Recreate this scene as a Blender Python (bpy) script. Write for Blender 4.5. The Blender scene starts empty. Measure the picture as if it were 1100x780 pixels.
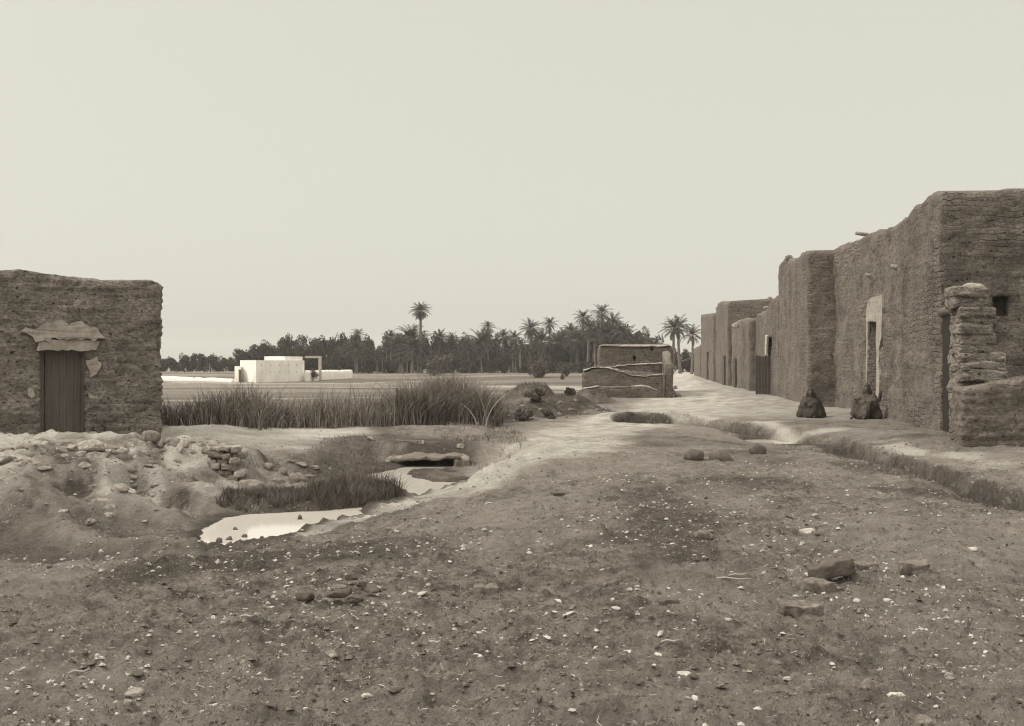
import bpy, bmesh, math, random
import numpy as np
from mathutils import Vector, Matrix, geometry

random.seed(7); rng = np.random.default_rng(11)
SC = bpy.context.scene; COL = SC.collection
F = 1180.0; CH = 1.6; PI = math.pi

# ------------------------------------------------------------------ noise
def _h(ix, iy, iz, s):
    n = (ix.astype(np.int64)*374761393 + iy.astype(np.int64)*668265263 + iz.astype(np.int64)*2147483647 + s*974634777) & 0xffffffff
    n = ((n ^ (n >> 13)) * 1274126177) & 0xffffffff
    n = ((n ^ (n >> 16)) * 2246822519) & 0xffffffff
    n = n ^ (n >> 15)
    return (n & 0xffffff) / float(0xffffff) * 2 - 1
def vn(x, y, z=0.0, s=0):
    x, y, z = np.broadcast_arrays(np.asarray(x, float), np.asarray(y, float), np.asarray(z, float))
    x0 = np.floor(x); y0 = np.floor(y); z0 = np.floor(z)
    fx = x-x0; fy = y-y0; fz = z-z0
    fx = fx*fx*fx*(fx*(fx*6-15)+10); fy = fy*fy*fy*(fy*(fy*6-15)+10); fz = fz*fz*fz*(fz*(fz*6-15)+10)
    r = 0
    for dx in (0, 1):
        for dy in (0, 1):
            for dz in (0, 1):
                w = (fx if dx else 1-fx)*(fy if dy else 1-fy)*(fz if dz else 1-fz)
                r = r + w*_h(x0+dx, y0+dy, z0+dz, s)
    return r
def fbm(x, y, z=0.0, s=0, o=4, g=0.5):
    a = 1.0; f = 1.0; r = 0; t = 0
    for k in range(o):
        r = r + a*vn(np.asarray(x)*f+k*17.3, np.asarray(y)*f-k*9.1, np.asarray(z)*f+k*3.7, s+k); t += a; a *= g; f *= 2.03
    return r/t
def ss(a, b, x):
    t = np.clip((np.asarray(x, float)-a)/(b-a), 0, 1); return t*t*(3-2*t)

# ------------------------------------------------------------------ terrain
def Wp(px, py, z=0.0):
    D = F*(CH-z)/(py-390.0); return ((px-550)/F*D, D)
def pldist(x, y, pts):
    d = np.full(np.shape(x), 1e9); side = np.zeros(np.shape(x)); par = np.zeros(np.shape(x)); n = len(pts)-1
    for i in range(n):
        ax, ay = pts[i][:2]; bx, by = pts[i+1][:2]
        vx, vy = bx-ax, by-ay; L = vx*vx+vy*vy
        t = np.clip(((x-ax)*vx+(y-ay)*vy)/L, 0, 1)
        ex = x-(ax+t*vx); ey = y-(ay+t*vy); q = np.hypot(ex, ey)
        m = q < d
        d = np.where(m, q, d); side = np.where(m, vx*(y-ay)-vy*(x-ax), side); par = np.where(m, i+t, par)
    return d, side, par
def sdpoly(x, y, poly):
    P = list(poly)+[poly[0]]
    d, _, _ = pldist(x, y, P)
    ins = np.zeros(np.shape(x), bool)
    for i in range(len(poly)):
        ax, ay = P[i]; bx, by = P[i+1]
        c = ((ay > y) != (by > y)) & (x < (bx-ax)*(y-ay)/((by-ay) if by != ay else 1e-9)+ax)
        ins ^= c
    return np.where(ins, -d, d)
ZW = -0.45
wp = lambda L: [Wp(a, b, ZW) for a, b in L]
W1 = wp([(206, 590), (222, 569), (243, 556), (300, 551), (345, 549), (392, 544), (382, 552), (348, 561), (312, 573), (275, 583), (240, 591)])
W2 = wp([(372, 521), (400, 509), (440, 501), (492, 497), (486, 503), (436, 507), (446, 513), (462, 518), (510, 518), (474, 527), (450, 534), (424, 528), (400, 521)])
CREEK = wp([(206, 590), (215, 566), (232, 552), (262, 536), (330, 524), (372, 512), (405, 504), (432, 497), (440, 491), (476, 491), (492, 497), (505, 503), (520, 514), (480, 527), (450, 535), (400, 547), (380, 554), (312, 575), (262, 588), (225, 594)])
ISLAND = wp([(225, 551), (262, 535), (330, 523), (372, 517), (400, 520), (425, 530), (445, 536), (420, 540), (392, 545), (345, 549), (300, 551)])
BANK = [Wp(a, b, -.2) for a, b in [(318, 506), (350, 486), (392, 480), (430, 492), (432, 500), (395, 511), (355, 520), (318, 522)]]
DITCH = [(8.2, 6.5), (6.6, 10.0), (5.86, 12.5), (6.02, 14.5), (6.35, 17.5), (6.38, 19.8), (6.43, 22.3), (6.18, 24.3), (5.8, 25.0), (5.55, 27.5), (5.0, 29.5), (4.6, 30.5)]
PATH = [Wp(322, 572, -.35)+(.10,), Wp(392, 550, -.38)+(.16,), Wp(450, 538, -.36)+(.36,), Wp(507, 521, -.28)+(.85,), Wp(552, 502, -.15)+(1.2,), Wp(584, 484, -.02)+(1.4,), Wp(620, 466)+(1.3,), Wp(690, 450)+(1.9,), Wp(745, 436)+(2.4,), (7.8, 48, 2.5), (9.2, 58, 2.4), (10.9, 70, 2.5), (13, 87, 2.4), (17, 115, 2.6), (24, 170, 3)]
_z = lambda L, z0, z1: [Wp(a, b, z0+(z1-z0)*i/(len(L)-1)) for i, (a, b) in enumerate(L)]
RIDGES = [(_z([(168, 486), (215, 503), (265, 528)], .3, -.1), .75, .14), (_z([(105, 514), (140, 524), (185, 540), (235, 560)], .2, -.3), .6, .20), (_z([(30, 515), (70, 540), (115, 565), (190, 598)], .15, -.3), .55, .16), (_z([(0, 500), (60, 492), (110, 486)], .3, .35), .6, .10),
          (_z([(150, 506), (178, 524), (222, 538), (262, 548)], .1, -.35), .42, -.26), (_z([(70, 515), (120, 545), (160, 575)], .1, -.3), .8, -.16), (_z([(10, 540), (50, 570), (100, 596)], 0, -.2), .6, -.12)]
STX0, STY0, STK = 9.17, 23.4, 0.129                 # the street frontage line
def H(x, y, fine=True):
    x = np.asarray(x, float); y = np.asarray(y, float)
    z = 0.0*x
    u = x/(y+3.0)
    left = ss(.06, -.12, u)
    z = z - 0.55*left*ss(40, 115, y)*(1-.8*ss(125, 185, y))
    z = z - .12*ss(150, 190, y)
    z = z - 2.0*ss(230, 400, y)*left
    # street bank on the right
    dd, sd, par = pldist(x, y, DITCH)
    wob = .25*vn(x*.9, y*.9, 0, 41)+.20*vn(x*2.6, y*2.6, 0, 42)+.10*vn(x*6, y*6, 0, 43)
    wall_d = (STX0+STK*(y-STY0))-x
    right = np.where(sd < 0, 1.0, 0.0)*ss(0.15, 2.6, dd+wob*.6)*ss(33, 30, y)
    right = np.maximum(right, ss(5.5, 1.5, wall_d)*ss(24, 30, y))
    z = z + .15*right*ss(10, 14, y)
    lev = np.where(sd < 0, 1.0, 0.0)*ss(.2, .55, dd+wob*.4)*ss(2.9, .9, dd)*ss(14, 21, y)*ss(36, 31, y)
    z = z + .10*lev*ss(19, 23, y)
    dep = .24*ss(.7, .1, dd+wob*.5)*(.75+.25*vn(x*.6, y*.6, 0, 4))
    steep = np.where(sd < 0, .26*ss(.34, .20, dd+wob*.3), dep)
    z = z - np.where(sd < 0, steep, dep)*ss(31, 29, y)
    # pit where the water channel starts
    q = np.hypot((x-3.62)/.85, (y-30.3)/.9) + .2*vn(x*1.5, y*1.5, 0, 8)
    z = z + .20*ss(2.4, 1.0, q)*ss(29.8, 31.0, y)
    z = z - .60*ss(1.0, .7, q)
    z = z - .22*np.exp(-((x-5.75)/1.1)**2-((y-23.0)/2.4)**2)
    # creek
    sc = sdpoly(x, y, CREEK)
    cw = .35*vn(x*.8, y*.8, 0, 21)+.12*vn(x*2.3, y*2.3, 0, 22)
    near = ss(-.6, .5, (x+1.0)*.55-(y-16.0)*.83)
    R = 1.3+2.6*near+.9*ss(-3.5, -5, x)
    s2 = np.maximum(sc, 0)+cw*ss(.1, .9, sc)
    carve = 1-ss(0, 1, s2/R)
    carve = carve*(1-.85*ss(22.1, 22.6, y))
    z = z - .43*carve
    sw = np.minimum(sdpoly(x, y, W1), sdpoly(x, y, W2)) + .06*vn(x*4, y*4, 0, 31) + .02*vn(x*9, y*9, 0, 32)
    z = z - .10*ss(.10, -.12, sw)
    z = z + .09*ss(.05, -.25, sdpoly(x, y, ISLAND))
    wet = ss(.0, .5, sw)
    # left mound
    mq = np.hypot((x+7.4)/4.6, (y-17.6)/np.where(y > 17.6, 2.6, 5.6))
    g = x*.85+y*.52
    gul = np.abs(vn(g*.62+.3*vn(x, y, 0, 3), (x*.52-y*.85)*.16, 0, 51))
    m = ss(1.0, .18, mq+.10*fbm(x*.7, y*.7, 0, 5, 3))
    z = z + .42*m*ss(20.2, 18.6, y)
    onm = ss(1.15, .75, mq)*ss(18.6, 17.6, y)
    wv_ = .12*vn(x*2.2, y*2.2, 0, 66)
    for pts_, wd, hh in RIDGES:
        dr, _, _ = pldist(x, y, pts_); z = z + hh*ss(wd, .05, dr+wv_)*ss(19.5, 18, y)*wet
    z = z + .30*ss(-4.12, -4.3, x+.03*vn(x*5, y*5, 0, 68))*ss(-5.6, -4.9, x)*ss(17.05, 17.2, y)*ss(19.5, 18.6, y)*(1-.6*m)
    rid = .5*(1-2*np.abs(vn(g*1.5+.5*vn(x*1.3, y*1.3, 0, 69), (x*.52-y*.85)*.5, 0, 62)))+.6*(1-2*np.abs(vn(x*3.1+.4*vn(x*5, y*5, 0, 11), y*3.1, 0, 63)))+.4*(1-2*np.abs(vn(x*6.7, y*6.7, 0, 64)))
    crag = fbm(x*2.3+.7*y, y*1.5-.9*x, 0, 229, 5, .6); z = z + wet*onm*(.022*np.clip(crag*6, -1, 1)-.05*ss(.2, .4, -crag))
    z = z + wet*onm*(-.12*ss(.25, .0, gul) + .08*fbm(x*1.5, y*1.5, 0, 61, 4) + .05*rid)
    z = z + .15*ss(-5.4, -6.6, x)*ss(17.5, 18.5, y)*ss(40, 27, y)*(1-m*.9) + .08*ss(-2, -4, x)*ss(21, 23, y)*ss(40, 30, y)
    z = z - .10*ss(-3, -5.5, x)*ss(13.5, 9.5, y)
    # earth heaps in the middle distance
    for hx, hy, rx, ry, hh in ((.75, 33.5, 1.1, 1.0, .46), (2.0, 36.0, 1.3, 1.2, .58), (.9, 41.5, 1.6, 1.5, .78), (3.0, 44, 1.2, 1.3, .55), (-.5, 31, 1.0, .9, .34), (.3, 37, 1.1, 1.0, .5), (-1.6, 25.9, 1.7, 1.5, .16)):
        e = np.hypot((x-hx)/rx, (y-hy)/ry)+.3*vn(x*1.1, y*1.1, 0, 77)+.12*vn(x*2.7, y*2.7, 0, 78)
        z = z + hh*ss(1.1, .15, e)
    d3, _, _ = pldist(x, y, [(3.0, 39.0), (5.4, 39.6)])
    z = z - .16*ss(.5, .15, d3)
    z = z + np.where((sw > .03) & (sc < 3.5), np.maximum(0, ZW+.045-z), 0)*ss(.03, .14, sw)
    qb = np.hypot((x-5.9)/.75, (y-24.9)/1.0); z = np.where(qb < 3.2, np.maximum(z, -.15), z); z = z-.2*ss(1.05, .75, qb)
    # roughness
    calm = (1-.75*ss(0.2, -.3, sw))*(1-.8*ss(2.6, 1.6, qb))
    z = z + calm*(.07*fbm(x*.28, y*.28, 0, 91, 2) + .035*fbm(x*1.1, y*1.1, 0, 92, 3)*ss(90, 40, y))
    if fine:
        nearf = ss(34, 14, y)
        z = z + calm*right*(.05*fbm(x*1.9, y*1.9, 0, 44, 4, .6))*ss(60, 30, y)
        z = z + calm*nearf*(.034*fbm(x*3.6, y*3.6, 0, 93, 4, .62) + .05*np.maximum(0, vn(x*7.1, y*7.1, 0, 95)-.25) - .04*np.maximum(0, vn(x*3.0, y*3.0, 0, 96)-.25) + .05*np.maximum(0, vn(x*12, y*12, 0, 97)-.2) + .022*vn(x*23, y*23, 0, 98)*ss(15, 8, y))
    return z
def hz(x, y): return float(H(np.array([x]), np.array([y]))[0])
_D = np.concatenate([np.arange(3, 60, .02), np.arange(60, 420, .25)])
def hit(px, py):
    zr = CH-(py-390)/F*_D
    h = H((px-550)/F*_D, _D)
    k = np.argmax(h >= zr)
    D = _D[k]; return ((px-550)/F*D, D, h[k])

# ------------------------------------------------------------------ object helpers
def mesh_np(name, V, Fq, smooth=True):
    me = bpy.data.meshes.new(name)
    V = np.asarray(V, np.float32)
    if isinstance(Fq, np.ndarray):
        n, k = Fq.shape
        me.vertices.add(len(V)); me.vertices.foreach_set('co', V.ravel())
        me.loops.add(n*k); me.loops.foreach_set('vertex_index', Fq.astype(np.int32).ravel())
        me.polygons.add(n); me.polygons.foreach_set('loop_start', np.arange(0, n*k, k, dtype=np.int32))
        me.update(calc_edges=True); me.validate()
    else:
        me.from_pydata([tuple(map(float, v)) for v in V], [], Fq); me.update()
    if smooth:
        me.polygons.foreach_set('use_smooth', np.ones(len(me.polygons), bool))
    return me
def wloc(o):
    p = Vector((0, 0, 0))
    while o is not None: p = p+o.location; o = o.parent
    return p
def put(name, me, mat, parent=None, base=None):
    """link mesh given in world coordinates; its origin goes to `base` (top-level) or its parent's origin"""
    o = bpy.data.objects.new(name, me); COL.objects.link(o)
    if mat: me.materials.append(mat)
    if parent is not None:
        o.parent = parent; off = wloc(parent)
    else:
        off = Vector(base) if base else Vector((0, 0, 0)); o.location = off
    if off.length > 0:
        me.transform(Matrix.Translation(-off))
    return o
def tag(o, label, cat, group=None, kind=None):
    if label: o['label'] = label
    if cat: o['category'] = cat
    if group: o['group'] = group
    if kind: o['kind'] = kind
    return o
def thing(name, label, cat, loc, group=None):
    o = bpy.data.objects.new(name, None); COL.objects.link(o); o.location = loc; o.empty_display_size = .2
    return tag(o, label, cat, group)
def dup(o, loc, rot=None, scale=None, label=None, group=None):
    c = o.copy(); COL.objects.link(c); c.location = loc
    if rot is not None: c.rotation_euler = rot
    if scale is not None: c.scale = scale
    if label: c['label'] = label
    if group: c['group'] = group
    for ch in o.children:
        d = ch.copy(); COL.objects.link(d); d.parent = c
    return c
class MB:
    def __init__(s): s.v = []; s.f = []
    def add(s, V, Fc):
        b = len(s.v); s.v += [tuple(p) for p in V]; s.f += [tuple(i+b for i in q) for q in Fc]
    def tube(s, pts, rad, n=8, cap=True):
        rings = []
        for i, p in enumerate(pts):
            p = Vector(p); a = Vector(pts[max(i-1, 0)]); b = Vector(pts[min(i+1, len(pts)-1)])
            t = (b-a).normalized(); u = t.orthogonal().normalized() if abs(t.z) < .95 else Vector((1, 0, 0)); u = (u-t*u.dot(t)).normalized(); w = t.cross(u)
            rings.append([p+(u*math.cos(2*PI*k/n)+w*math.sin(2*PI*k/n))*rad[i] for k in range(n)])
        V = [p for r in rings for p in r]; Fc = []
        for i in range(len(pts)-1):
            for k in range(n):
                Fc.append((i*n+k, i*n+(k+1) % n, (i+1)*n+(k+1) % n, (i+1)*n+k))
        if cap: Fc += [tuple(range(n))[::-1], tuple((len(pts)-1)*n+k for k in range(n))]
        s.add(V, Fc)
    def box(s, o, ux, uy, uz):
        o = Vector(o); ux = Vector(ux); uy = Vector(uy); uz = Vector(uz)
        V = [o, o+ux, o+ux+uy, o+uy]; V += [p+uz for p in V]
        s.add(V, [(3, 2, 1, 0), (4, 5, 6, 7), (0, 1, 5, 4), (1, 2, 6, 5), (2, 3, 7, 6), (3, 0, 4, 7)])
    def mesh(s, name, smooth=True): return mesh_np(name, np.array(s.v), s.f, smooth)
def rough(me, amp, fr, seed, amp2=0):
    n = len(me.vertices); co = np.empty(n*3, np.float32); me.vertices.foreach_get('co', co); p = co.reshape(-1, 3).astype(float)
    for a in range(3): p[:, a] += amp*fbm(p[:, 0]*fr+a*31, p[:, 1]*fr, p[:, 2]*fr, seed+a*7, 3)
    me.vertices.foreach_set('co', p.astype(np.float32).ravel()); me.update()
    return me
def subdivide(me, cuts, bevel=0):
    bm = bmesh.new(); bm.from_mesh(me)
    if bevel: bmesh.ops.bevel(bm, geom=bm.edges[:], offset=bevel, segments=2, affect='EDGES', profile=.5)
    if cuts: bmesh.ops.subdivide_edges(bm, edges=bm.edges[:], cuts=cuts, use_grid_fill=True)
    bm.to_mesh(me); bm.free(); return me

# ------------------------------------------------------------------ materials
def sep(v, w=0):
    k = min(1, v*1.6); return (v, v*(.815+.10*k+.01*w), v*(.69+.13*k+.02*w), 1)
def mat(name, lo, hi, scale=6, detail=6, bump=.3, bscale=25, rough_=.95, stretch=(1, 1, 1), dist=.03, extra=None, spots=None, contrast=(.3, .7), grain=None, bands=None, bricks=0, streaks=None):
    m = bpy.data.materials.new(name); m.use_nodes = True; nt = m.node_tree; N = nt.nodes; L = nt.links
    b = N['Principled BSDF']; b.inputs['Roughness'].default_value = rough_
    b.inputs['Specular IOR Level'].default_value = .15
    tc = N.new('ShaderNodeTexCoord'); mp = N.new('ShaderNodeMapping'); mp.inputs['Scale'].default_value = stretch
    L.new(tc.outputs['Object'], mp.inputs['Vector'])
    n1 = N.new('ShaderNodeTexNoise'); n1.inputs['Scale'].default_value = scale; n1.inputs['Detail'].default_value = detail; n1.inputs['Roughness'].default_value = .65
    L.new(mp.outputs[0], n1.inputs['Vector'])
    cr = N.new('ShaderNodeValToRGB'); cr.color_ramp.elements[0].position = contrast[0]; cr.color_ramp.elements[1].position = contrast[1]
    cr.color_ramp.elements[0].color = lo; cr.color_ramp.elements[1].color = hi
    L.new(n1.outputs['Fac'], cr.inputs[0]); colour = cr.outputs[0]
    if spots:
        n3 = N.new('ShaderNodeTexNoise'); n3.inputs['Scale'].default_value = spots[0]; n3.inputs['Detail'].default_value = 3
        L.new(mp.outputs[0], n3.inputs['Vector'])
        r3 = N.new('ShaderNodeValToRGB'); r3.color_ramp.elements[0].position = spots[1]; r3.color_ramp.elements[1].position = spots[1]+.06
        L.new(n3.outputs['Fac'], r3.inputs[0])
        mx = N.new('ShaderNodeMixRGB'); L.new(r3.outputs[0], mx.inputs[0]); L.new(colour, mx.inputs[1]); mx.inputs[2].default_value = spots[2]; colour = mx.outputs[0]
    if grain:
        n4 = N.new('ShaderNodeTexNoise'); n4.inputs['Scale'].default_value = grain[0]; n4.inputs['Detail'].default_value = 6; n4.inputs['Roughness'].default_value = .75
        L.new(mp.outputs[0], n4.inputs['Vector'])
        r4 = N.new('ShaderNodeValToRGB'); r4.color_ramp.elements[0].position = .36; r4.color_ramp.elements[1].position = .64
        g0, g1 = grain[1], grain[2]; r4.color_ramp.elements[0].color = (g0, g0, g0, 1); r4.color_ramp.elements[1].color = (g1, g1, g1, 1); L.new(n4.outputs['Fac'], r4.inputs[0])
        mg = N.new('ShaderNodeVectorMath'); mg.operation = 'MULTIPLY'; L.new(colour, mg.inputs[0]); L.new(r4.outputs[0], mg.inputs[1]); colour = mg.outputs[0]
    if streaks:
        m6 = N.new('ShaderNodeMapping'); m6.inputs['Scale'].default_value = (streaks[0], streaks[0], .22); L.new(tc.outputs['Object'], m6.inputs['Vector'])
        n6 = N.new('ShaderNodeTexNoise'); n6.inputs['Scale'].default_value = 1; n6.inputs['Detail'].default_value = 5; n6.inputs['Roughness'].default_value = .6; L.new(m6.outputs[0], n6.inputs['Vector'])
        r6 = N.new('ShaderNodeValToRGB'); r6.color_ramp.elements[0].position = .38; r6.color_ramp.elements[1].position = .58
        g0, g1 = streaks[1], streaks[2]; r6.color_ramp.elements[0].color = (g0, g0, g0, 1); r6.color_ramp.elements[1].color = (g1, g1, g1, 1); L.new(n6.outputs['Fac'], r6.inputs[0])
        mg6 = N.new('ShaderNodeVectorMath'); mg6.operation = 'MULTIPLY'; L.new(colour, mg6.inputs[0]); L.new(r6.outputs[0], mg6.inputs[1]); colour = mg6.outputs[0]
    if bands:
        m5 = N.new('ShaderNodeMapping'); m5.inputs['Scale'].default_value = (bands[1], bands[1], bands[0]); L.new(tc.outputs['Object'], m5.inputs['Vector'])
        wv = N.new('ShaderNodeTexNoise'); wv.inputs['Scale'].default_value = 1; wv.inputs['Detail'].default_value = 5; wv.inputs['Roughness'].default_value = .6; L.new(m5.outputs[0], wv.inputs['Vector'])
    L.new(colour, b.inputs['Base Color'])
    if bump:
        n2 = N.new('ShaderNodeTexNoise'); n2.inputs['Scale'].default_value = bscale; n2.inputs['Detail'].default_value = 8; n2.inputs['Roughness'].default_value = .7
        L.new(mp.outputs[0], n2.inputs['Vector'])
        bp = N.new('ShaderNodeBump'); bp.inputs['Strength'].default_value = bump; bp.inputs['Distance'].default_value = dist
        if bands:
            ma = N.new('ShaderNodeMath'); ma.operation = 'MULTIPLY_ADD'; L.new(wv.outputs['Fac'], ma.inputs[0]); ma.inputs[1].default_value = bands[2]; L.new(n2.outputs['Fac'], ma.inputs[2]); L.new(ma.outputs[0], bp.inputs['Height'])
        else: L.new(n2.outputs['Fac'], bp.inputs['Height'])
        if bricks:
            xyz = N.new('ShaderNodeSeparateXYZ'); L.new(tc.outputs['Object'], xyz.inputs[0])
            sm_ = N.new('ShaderNodeMath'); L.new(xyz.outputs['X'], sm_.inputs[0]); L.new(xyz.outputs['Y'], sm_.inputs[1])
            dn = N.new('ShaderNodeTexNoise'); dn.inputs['Scale'].default_value = 2.2; dn.inputs['Detail'].default_value = 4; L.new(tc.outputs['Object'], dn.inputs['Vector'])
            zz_ = N.new('ShaderNodeMath'); zz_.operation = 'MULTIPLY_ADD'; L.new(dn.outputs['Fac'], zz_.inputs[0]); zz_.inputs[1].default_value = .30; L.new(xyz.outputs['Z'], zz_.inputs[2])
            cv = N.new('ShaderNodeCombineXYZ'); L.new(sm_.outputs[0], cv.inputs[0]); L.new(zz_.outputs[0], cv.inputs[1])
            bt = N.new('ShaderNodeTexBrick'); bt.inputs['Scale'].default_value = 1; bt.inputs['Brick Width'].default_value = .36; bt.inputs['Row Height'].default_value = .125; bt.inputs['Mortar Size'].default_value = .022; bt.inputs['Mortar Smooth'].default_value = .8; L.new(cv.outputs[0], bt.inputs['Vector'])
            mk = N.new('ShaderNodeTexNoise'); mk.inputs['Scale'].default_value = .55; mk.inputs['Detail'].default_value = 5; L.new(tc.outputs['Object'], mk.inputs['Vector'])
            mkr = N.new('ShaderNodeMapRange'); mkr.inputs['From Min'].default_value = .50; mkr.inputs['From Max'].default_value = .64; L.new(mk.outputs['Fac'], mkr.inputs[0])
            pr = N.new('ShaderNodeMath'); pr.operation = 'MULTIPLY'; L.new(bt.outputs['Fac'], pr.inputs[0]); L.new(mkr.outputs[0], pr.inputs[1])
            sb = N.new('ShaderNodeMath'); sb.operation = 'MULTIPLY_ADD'; L.new(pr.outputs[0], sb.inputs[0]); sb.inputs[1].default_value = -bricks
            src = bp.inputs['Height'].links[0].from_socket; L.new(src, sb.inputs[2]); L.new(sb.outputs[0], bp.inputs['Height'])
            md = N.new('ShaderNodeMixRGB'); md.blend_type = 'MULTIPLY'; md.inputs[2].default_value = (.74, .74, .74, 1); L.new(pr.outputs[0], md.inputs[0]); cs_ = b.inputs['Base Color'].links[0].from_socket; L.new(cs_, md.inputs[1]); L.new(md.outputs[0], b.inputs['Base Color'])
        L.new(bp.outputs[0], b.inputs['Normal'])
    return m
M = {}
M['mud'] = mat('mud_wall', sep(.12), sep(.245), 1.1, 12, 1.0, 7, stretch=(1, 1, 1), dist=.10, spots=(12, .635, sep(.04)), grain=(18, .6, 1.32), bands=(7.5, 1.5, .75), bricks=.45, streaks=(1.5, .9, 1.06))
M['mud_plain'] = mat('mud_plain', sep(.125), sep(.20), 2, 8, .8, 8, dist=.06, spots=(11, .66, sep(.05)), grain=(20, .7, 1.22))
M['mud_layer'] = mat('mud_layered', sep(.17), sep(.40), 2.2, 12, 1.0, 8, stretch=(1, 1, 1.5), dist=.15, spots=(10, .63, sep(.06)), grain=(16, .5, 1.45), bands=(8, 2.2, .7), streaks=(1.8, .92, 1.06))
M['mud_far'] = mat('mud_far', sep(.14), sep(.21), 1.2, 8, .9, 4, stretch=(1, 1, 1.2), dist=.12, spots=(6, .64, sep(.05)), grain=(8, .66, 1.26), bands=(5, .9, .7), bricks=.4, streaks=(1.2, .9, 1.06))
M['plaster'] = mat('old_plaster', sep(.22), sep(.42, 1), 7, 8, .5, 20)
M['lime'] = mat('lime_wash', sep(.34, 1), sep(.55, 1.3), 5, 8, .3, 20)
M['white'] = mat('white_wash', sep(.70, 2), sep(.87, 2.4), .8, 9, .15, 3, stretch=(1, 1, .45), contrast=(.3, .55))
M['dark_mud'] = mat('mud_darker', sep(.07), sep(.13), 2, 10, .9, 8, dist=.08, grain=(18, .6, 1.3))  # darker mud, used for the back of the niche
M['wood'] = mat('old_wood', sep(.075), sep(.13), 5, 6, .4, 14, stretch=(7, 7, .5), dist=.01, rough_=.85)
M['gate_shade'] = mat('shadowed_wood', sep(.018), sep(.04), 5, 6, .4, 14, stretch=(7, 7, .5), dist=.01)  # near-black tone, the gateway's shade painted into the wood colour
M['dark_wood'] = mat('dark_wood', sep(.06), sep(.12), 5, 6, .4, 14, stretch=(7, 7, .5), dist=.01, rough_=.85)
M['beam'] = mat('weathered_beam', sep(.16), sep(.34, 1), 9, 6, .4, 20)
M['pale_stone'] = mat('pale_stone', sep(.20), sep(.46, 1), 5, 10, .9, 14, dist=.04, grain=(16, .65, 1.25))
M['stone'] = mat('grey_stone', sep(.13), sep(.32), 5, 10, .9, 14, dist=.04, grain=(16, .65, 1.25))
M['dark_stone'] = mat('dark_clod', sep(.075), sep(.15), 7, 8, .6, 18, dist=.03)
M['earth'] = mat('earth_lump', sep(.16), sep(.36, .6), 5, 10, .9, 14, dist=.04, grain=(14, .6, 1.3))
M['brick'] = mat('mud_brick', sep(.11), sep(.27), 6, 10, .9, 18, dist=.03, grain=(22, .6, 1.3))
M['chip'] = mat('pale_chip', sep(.24, 1), sep(.62, 1.6), 9, 5, .3, 30, dist=.01)
M['straw'] = mat('straw', sep(.26, .6), sep(.46, 1), 3, 3, 0)
M['scrub'] = mat('scrub_leaf', sep(.07), sep(.17), 3, 5, 0)
M['grass'] = mat('dry_grass', sep(.12), sep(.26), 2.2, 4, 0)
M['rush'] = mat('dark_rush', sep(.05), sep(.18), 7, 4, 0, stretch=(1, 1, .2), contrast=(.36, .66))
M['reed'] = mat('reed', sep(.05), sep(.35), 9, 4, 0, stretch=(1, 1, .12), contrast=(.36, .64))
M['leaf'] = mat('grove_leaf', sep(.04), sep(.10), .55, 6, 0)
M['leaf_dark'] = mat('grove_leaf_dark', sep(.035), sep(.08), .55, 6, 0)
M['palm'] = mat('palm_leaf', sep(.045), sep(.10), .8, 4, 0)
M['trunk'] = mat('palm_trunk', sep(.12), sep(.24), 3, 5, .5, 6)
M['cloth'] = mat('dark_cloth', sep(.035), sep(.075), 8, 4, .2, 30)
M['cloth2'] = mat('brown_cloth', sep(.055), sep(.12), 5, 4, .2, 30)
M['skin'] = mat('skin', sep(.09), sep(.13), 9, 3, 0, rough_=.6)

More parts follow.
